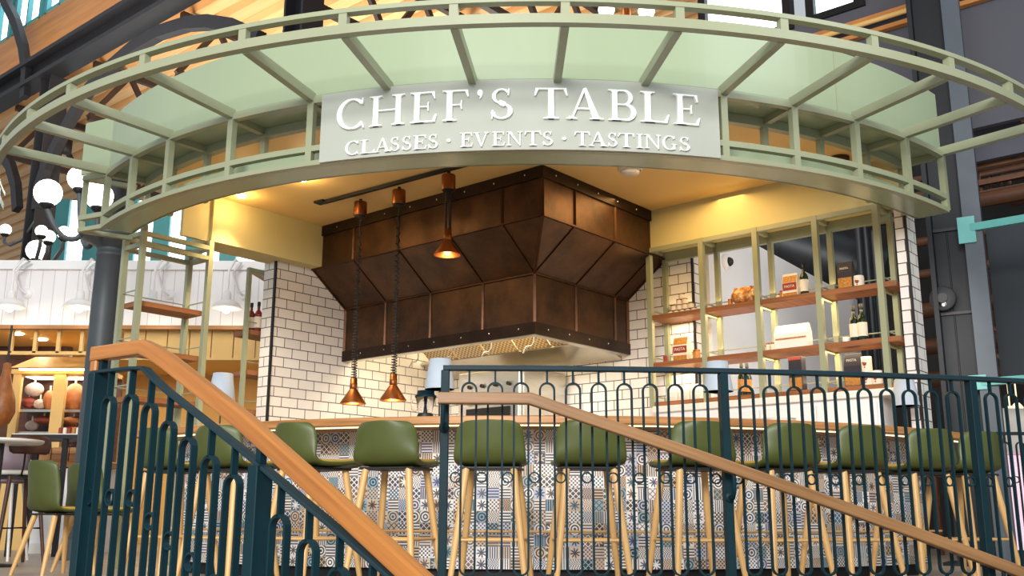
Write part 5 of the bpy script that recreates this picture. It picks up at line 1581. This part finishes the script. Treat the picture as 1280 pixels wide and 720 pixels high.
wood_chair()
p = at_y(2, 650, 10.2); p.z = 0; zs = at_y(10, 600, 10.2).z
t = thing('high_chair', 'mauve grey shell high chair with pale legs at the left edge', 'chair', p)
rows = [(zs + .33, .16), (zs + .31, .21), (zs + .2, .24), (zs + .08, .23), (zs + .0, .19)]
vs = []
for i, (z, h) in enumerate(rows):
    for j in range(13):
        u_ = -1 + j / 6; vs.append(p + V((h * u_, -.20 + .16 * u_ * u_ + (.10 if i == 4 else 0), z)))
m = MB(); m.add(vs, [(i * 13 + j, i * 13 + j + 1, i * 13 + j + 14, i * 13 + j + 13) for i in range(4) for j in range(12)], None, True); o = m.build('shell', 'mauve', t)
o.modifiers.new('s', 'SOLIDIFY').thickness = .02
m = MB(); m.lathe([(0, 0), (.2, .0), (.21, .03), (0, .035)], p + Z3 * (zs - .03), 24); m.build('seat', 'mauve', t)
for a_, b_ in ((-1, -1), (1, -1), (1, 1), (-1, 1)):
    MB().tube([p + V((.12 * a_, .12 * b_, zs - .02)), p + V((.2 * a_, .2 * b_, 0))], [.018, .014], 10).build('leg', 'offwhite', t)
p = at_y(2, 550, 9.0); zt2 = p.z; p.z = 0
t = thing('round_table', 'high round table with white top at the left edge', 'table', p)
MB().lathe([(0, -.03), (.33, -.03), (.35, -.015), (.35, 0), (0, .002)], p + Z3 * zt2, 36).build('table_top', 'offwhite', t)
MB().tube([p + Z3 * .02, p + Z3 * (zt2 - .03)], .03, 12).build('pedestal', 'black', t)
MB().lathe([(.24, 0), (.24, .015), (.04, .03)], p, 28).build('base', 'black', t)

# ------------------------------------------------------------------ round grey column with globe light arms
YC = 10.6; c = at_y(131, 380, YC); c.z = 0
zcap = at_y(131, 312, YC).z
t = thing('round_column', 'grey cast iron round column behind the shelf frame, carrying globe lights', 'column', c)
MB().lathe([(.145, 0), (.138, 2.6), (.132, zcap - .09), (.14, zcap - .085), (.14, zcap - .05), (.132, zcap - .045), (.132, zcap)], c, 32).build('shaft', 'column_grey', t)
MB().lathe([(.13, zcap), (.16, zcap + .03), (.30, zcap + .10), (.33, zcap + .12), (.33, zcap + .15), (.20, zcap + .17)], c, 32).build('capital', 'column_grey', t)
MB().lathe([(.14, zcap + .16), (.13, zcap + .5), (.10, zcap + 1.3), (0, zcap + 1.32)], c, 24).build('upper_shaft', 'steel_dark', t)
MB().lathe([(.22, 0), (.22, .1), (.15, .2)], c, 28).build('base', 'column_grey', t)
def globe_light(pts, lab, g=.2, top=True):
    end = pts[-1]
    t = thing('globe_light', lab, 'globe light', pts[0], 'opal globe lights')
    MB().tube(pts, .028, 10).build('arm', 'column_grey', t)
    MB().lathe([(.03, -.03), (.07, 0), (.075, .03)], end, 18).build('cup', 'steel_dark', t)
    MB().ball(end + Z3 * (g + .01), g, 24).build('globe', 'globe', t)
def arm(px, py, Y, lab, g=.145):
    e = at_y(px, py, Y); e = e - Z3 * (g + .01); s = V((c.x, c.y, zcap + .1)); h = V((e.x - s.x, e.y - s.y, 0))
    q_ = [s + h.normalized() * .3 + Z3 * .03]
    for k in range(1, 9):
        u = k / 8; q_.append(V((s.x, s.y, 0)) + h.normalized() * .3 + h * u - h.normalized() * .3 * u + Z3 * (s.z + (e.z - s.z) * (u ** 2.6) - .06 * sin(pi * u)))
    globe_light(q_, lab, g)
arm(60, 241, 10.3, 'opal globe on a curved arm, largest one left of the round column')
arm(101, 223, 10.9, 'opal globe beside the left edge of the canopy fascia')
arm(124, 245, 10.2, 'opal globe seen through the left end of the ring lattice')
def pendant(x, y, Y, g, lab):
    e = at_y(x, y, Y); globe_light([V((P1.x + .1, P1.y - .16, e.z - g - .1)), V((P1.x * .7 + e.x * .3, P1.y * .7 + Y * .3, e.z - g - .28)), V((P1.x * .25 + e.x * .75, P1.y * .25 + Y * .75, e.z - g - .26)), V((e.x, Y, e.z - g - .14)), V((e.x, Y, e.z - g - .01))], lab, g)
for x, y, Y, g, lab in ((7, 287, 17.5, .10, 'small far opal globe at the left edge'), (52, 289, 14.6, .09, 'small far opal globe right of the dark column, upper one'),
                        (61, 296, 14.8, .10, 'small far opal globe right of the dark column, lower one'), (46, 313, 15.2, .16, 'opal globe low against the dark column above the white front'), (80, 291, 14.6, .10, 'small far opal globe left of the round column')):
    pendant(x, y, Y, g, lab)
for k, (x, y) in enumerate(((758, 11), (808, 13))):
    e = at_y(x, y, 14.0); globe_light([e + V((.3 * (1 if k == 0 else -1), 0, -.1)), e + V((.15 * (1 if k == 0 else -1), 0, -.26)), e + V((0, 0, -.15))], ('left', 'right')[k] + ' opal globe seen through the outer ring above the sign', .125)
e = at_y(783, 8, 14.0); m = MB(); m.tube([e - Z3 * .2, e + Z3 * 2.2], .07, 12); solo(m, 'lamp_standard', 'copper', 'bronze lamp stem between the two globes above the sign', 'lamp stem')
# teal clerestory behind the left shelf frame
m = MB(); a = at_y(75, 300, 20); b = at_y(330, 300, 20)
for k in range(6):
    q_ = a.lerp(b, (k + .5) / 6); w_ = (b - a).length / 6
    wn = thing('window_%d' % (10 + k), None, None, V((q_.x, q_.y, 5.0)), kind='structure')
    MB().box(V((q_.x, q_.y, 5.9)), (w_ - .12, .02, 1.9)).build('pane', 'sky', wn)
    for s_ in (-.5,):
        MB().box(V((q_.x + w_ * s_, q_.y - .05, 5.9)), (.34, .12, 1.9)).build('mullion', 'tealframe', wn)
m = MB(); m.box(V(((a.x + b.x) / 2, 20.1, 2.5)), ((b - a).length + 6, .1, 5.0)); struct(m, 'wall_far_left', 'fascia_wood')
# far right corner beyond the bar: pink display and far rail
pd = at_y(1268, 600, 11.6)
t = thing('display_case', 'pink lit display case beyond the last bar stool at the right edge', 'display case', V((pd.x, pd.y, 0)))
MB().box(V((pd.x + .25, pd.y, (at_y(1268, 570, 11.6).z + .1) / 2)), (.9, .3, at_y(1268, 570, 11.6).z - .1)).build('case', 'neon', t)
MB().box(V((pd.x + .25, pd.y, .05)), (.94, .34, .1)).build('plinth', 'black', t)
MB().box(V((pd.x + .25, pd.y, at_y(1268, 540, 11.6).z)), (1.0, .4, .5)).build('upper_case', 'offwhite', t)
for k, (x, y) in enumerate(((1263, 516), (1272, 512))):
    c_ = at_y(x, y, 12.2); m = MB(); m.lathe([(.03, .08), (.09, 0), (.08, -.0)], c_, 16); m.tube([c_ + Z3 * .08, c_ + Z3 * .5], .008, 6)
    solo(m, 'pendant_lamp', 'pendant_glow', ('left', 'right')[k] + ' glowing amber pendant far beyond the right guard rail post', 'pendant lamp', 'amber pendants at the far right')
fz = at_y(1262, 542, 9.4); t = thing('far_railing', 'thin black looped railing far beyond the bar at the right edge', 'railing', V((fz.x, 9.4, 0)))
fx0 = at_y(1246, 548, 9.4).x
MB().box(V((fx0 + 1.0, 9.4, fz.z)), (2.0, .03, .03)).build('top_rail', 'black', t)
for k in range(7):
    loop(lambda s, z, k=k: V((fx0 + .07 + .14 * k + s, 9.4, z)), .12, fz.z - .08, .075, .010, .02, ((fz.z - .082, fz.z), (.0, .122)), t, 'black')
for k in range(6): ringlet(lambda s, z, k=k: V((fx0 + .14 + .14 * k + s, 9.4, z)), 0, fz.z - .42, .028, .008, .016, t, 'black')
# ------------------------------------------------------------------ light
w = bpy.data.worlds.new('hall_daylight'); SC.world = w; w.use_nodes = True
bg = w.node_tree.nodes['Background']; bg.inputs[0].default_value = (0.86, 0.93, 1.0, 1); bg.inputs[1].default_value = 0.45
lamp('AREA', 'rooflight_front', (-1.5, -2.0, 8.2), 110, (0.96, 0.99, 1.0), 6, (0, 6.5, 2.0))
lamp('AREA', 'bar_front_fill', (-2.5, -7.0, 5.4), 1700, (1.0, .98, .95), 6, (0, 6.8, .8), sy=3.5)  # unseen light added behind the camera to brighten the bar front under the canopy
lamp('AREA', 'rooflight_right', (6.5, 3.0, 8.0), 150, (0.9, 0.98, 1.0), 4, (1.5, 7, 2.5))
lamp('AREA', 'hall_lamps_left', (-7.0, 13.0, 5.2), 420, (1, .90, .76), 3, (-6, 14, 9))
lamp('AREA', 'hall_lamps_mid', (-1.0, 16.5, 5.2), 260, (1, .90, .76), 3, (-2, 16, 9))
hl = W(1.2, 1.8, ZB + .40)
a = lamp('AREA', 'hood_light', hl, 42, (1, .84, .56), 1.0, None, sy=1.8); a.rotation_euler = (0, 0, atan2(D1.y, D1.x))
a = lamp('AREA', 'kiosk_fill', W(1.0, -.85, 3.38), 20, (1, .64, .26), 1.2)
lamp('AREA', 'back_wall_fill', W(2.7, -2.1, 2.3), 16, (1, .96, .92), 1.4, q0 + dW * 1.6 + Z3 * 1.8)  # unseen light added to brighten the white wall behind the shelf
vs_ = SC.view_settings; SC.display_settings.display_device = 'sRGB'
vs_.view_transform = 'Standard'; vs_.look = 'None'; vs_.exposure = 0.4; vs_.gamma = 1; vs_.use_curve_mapping = False
SC.cycles.max_bounces = 8
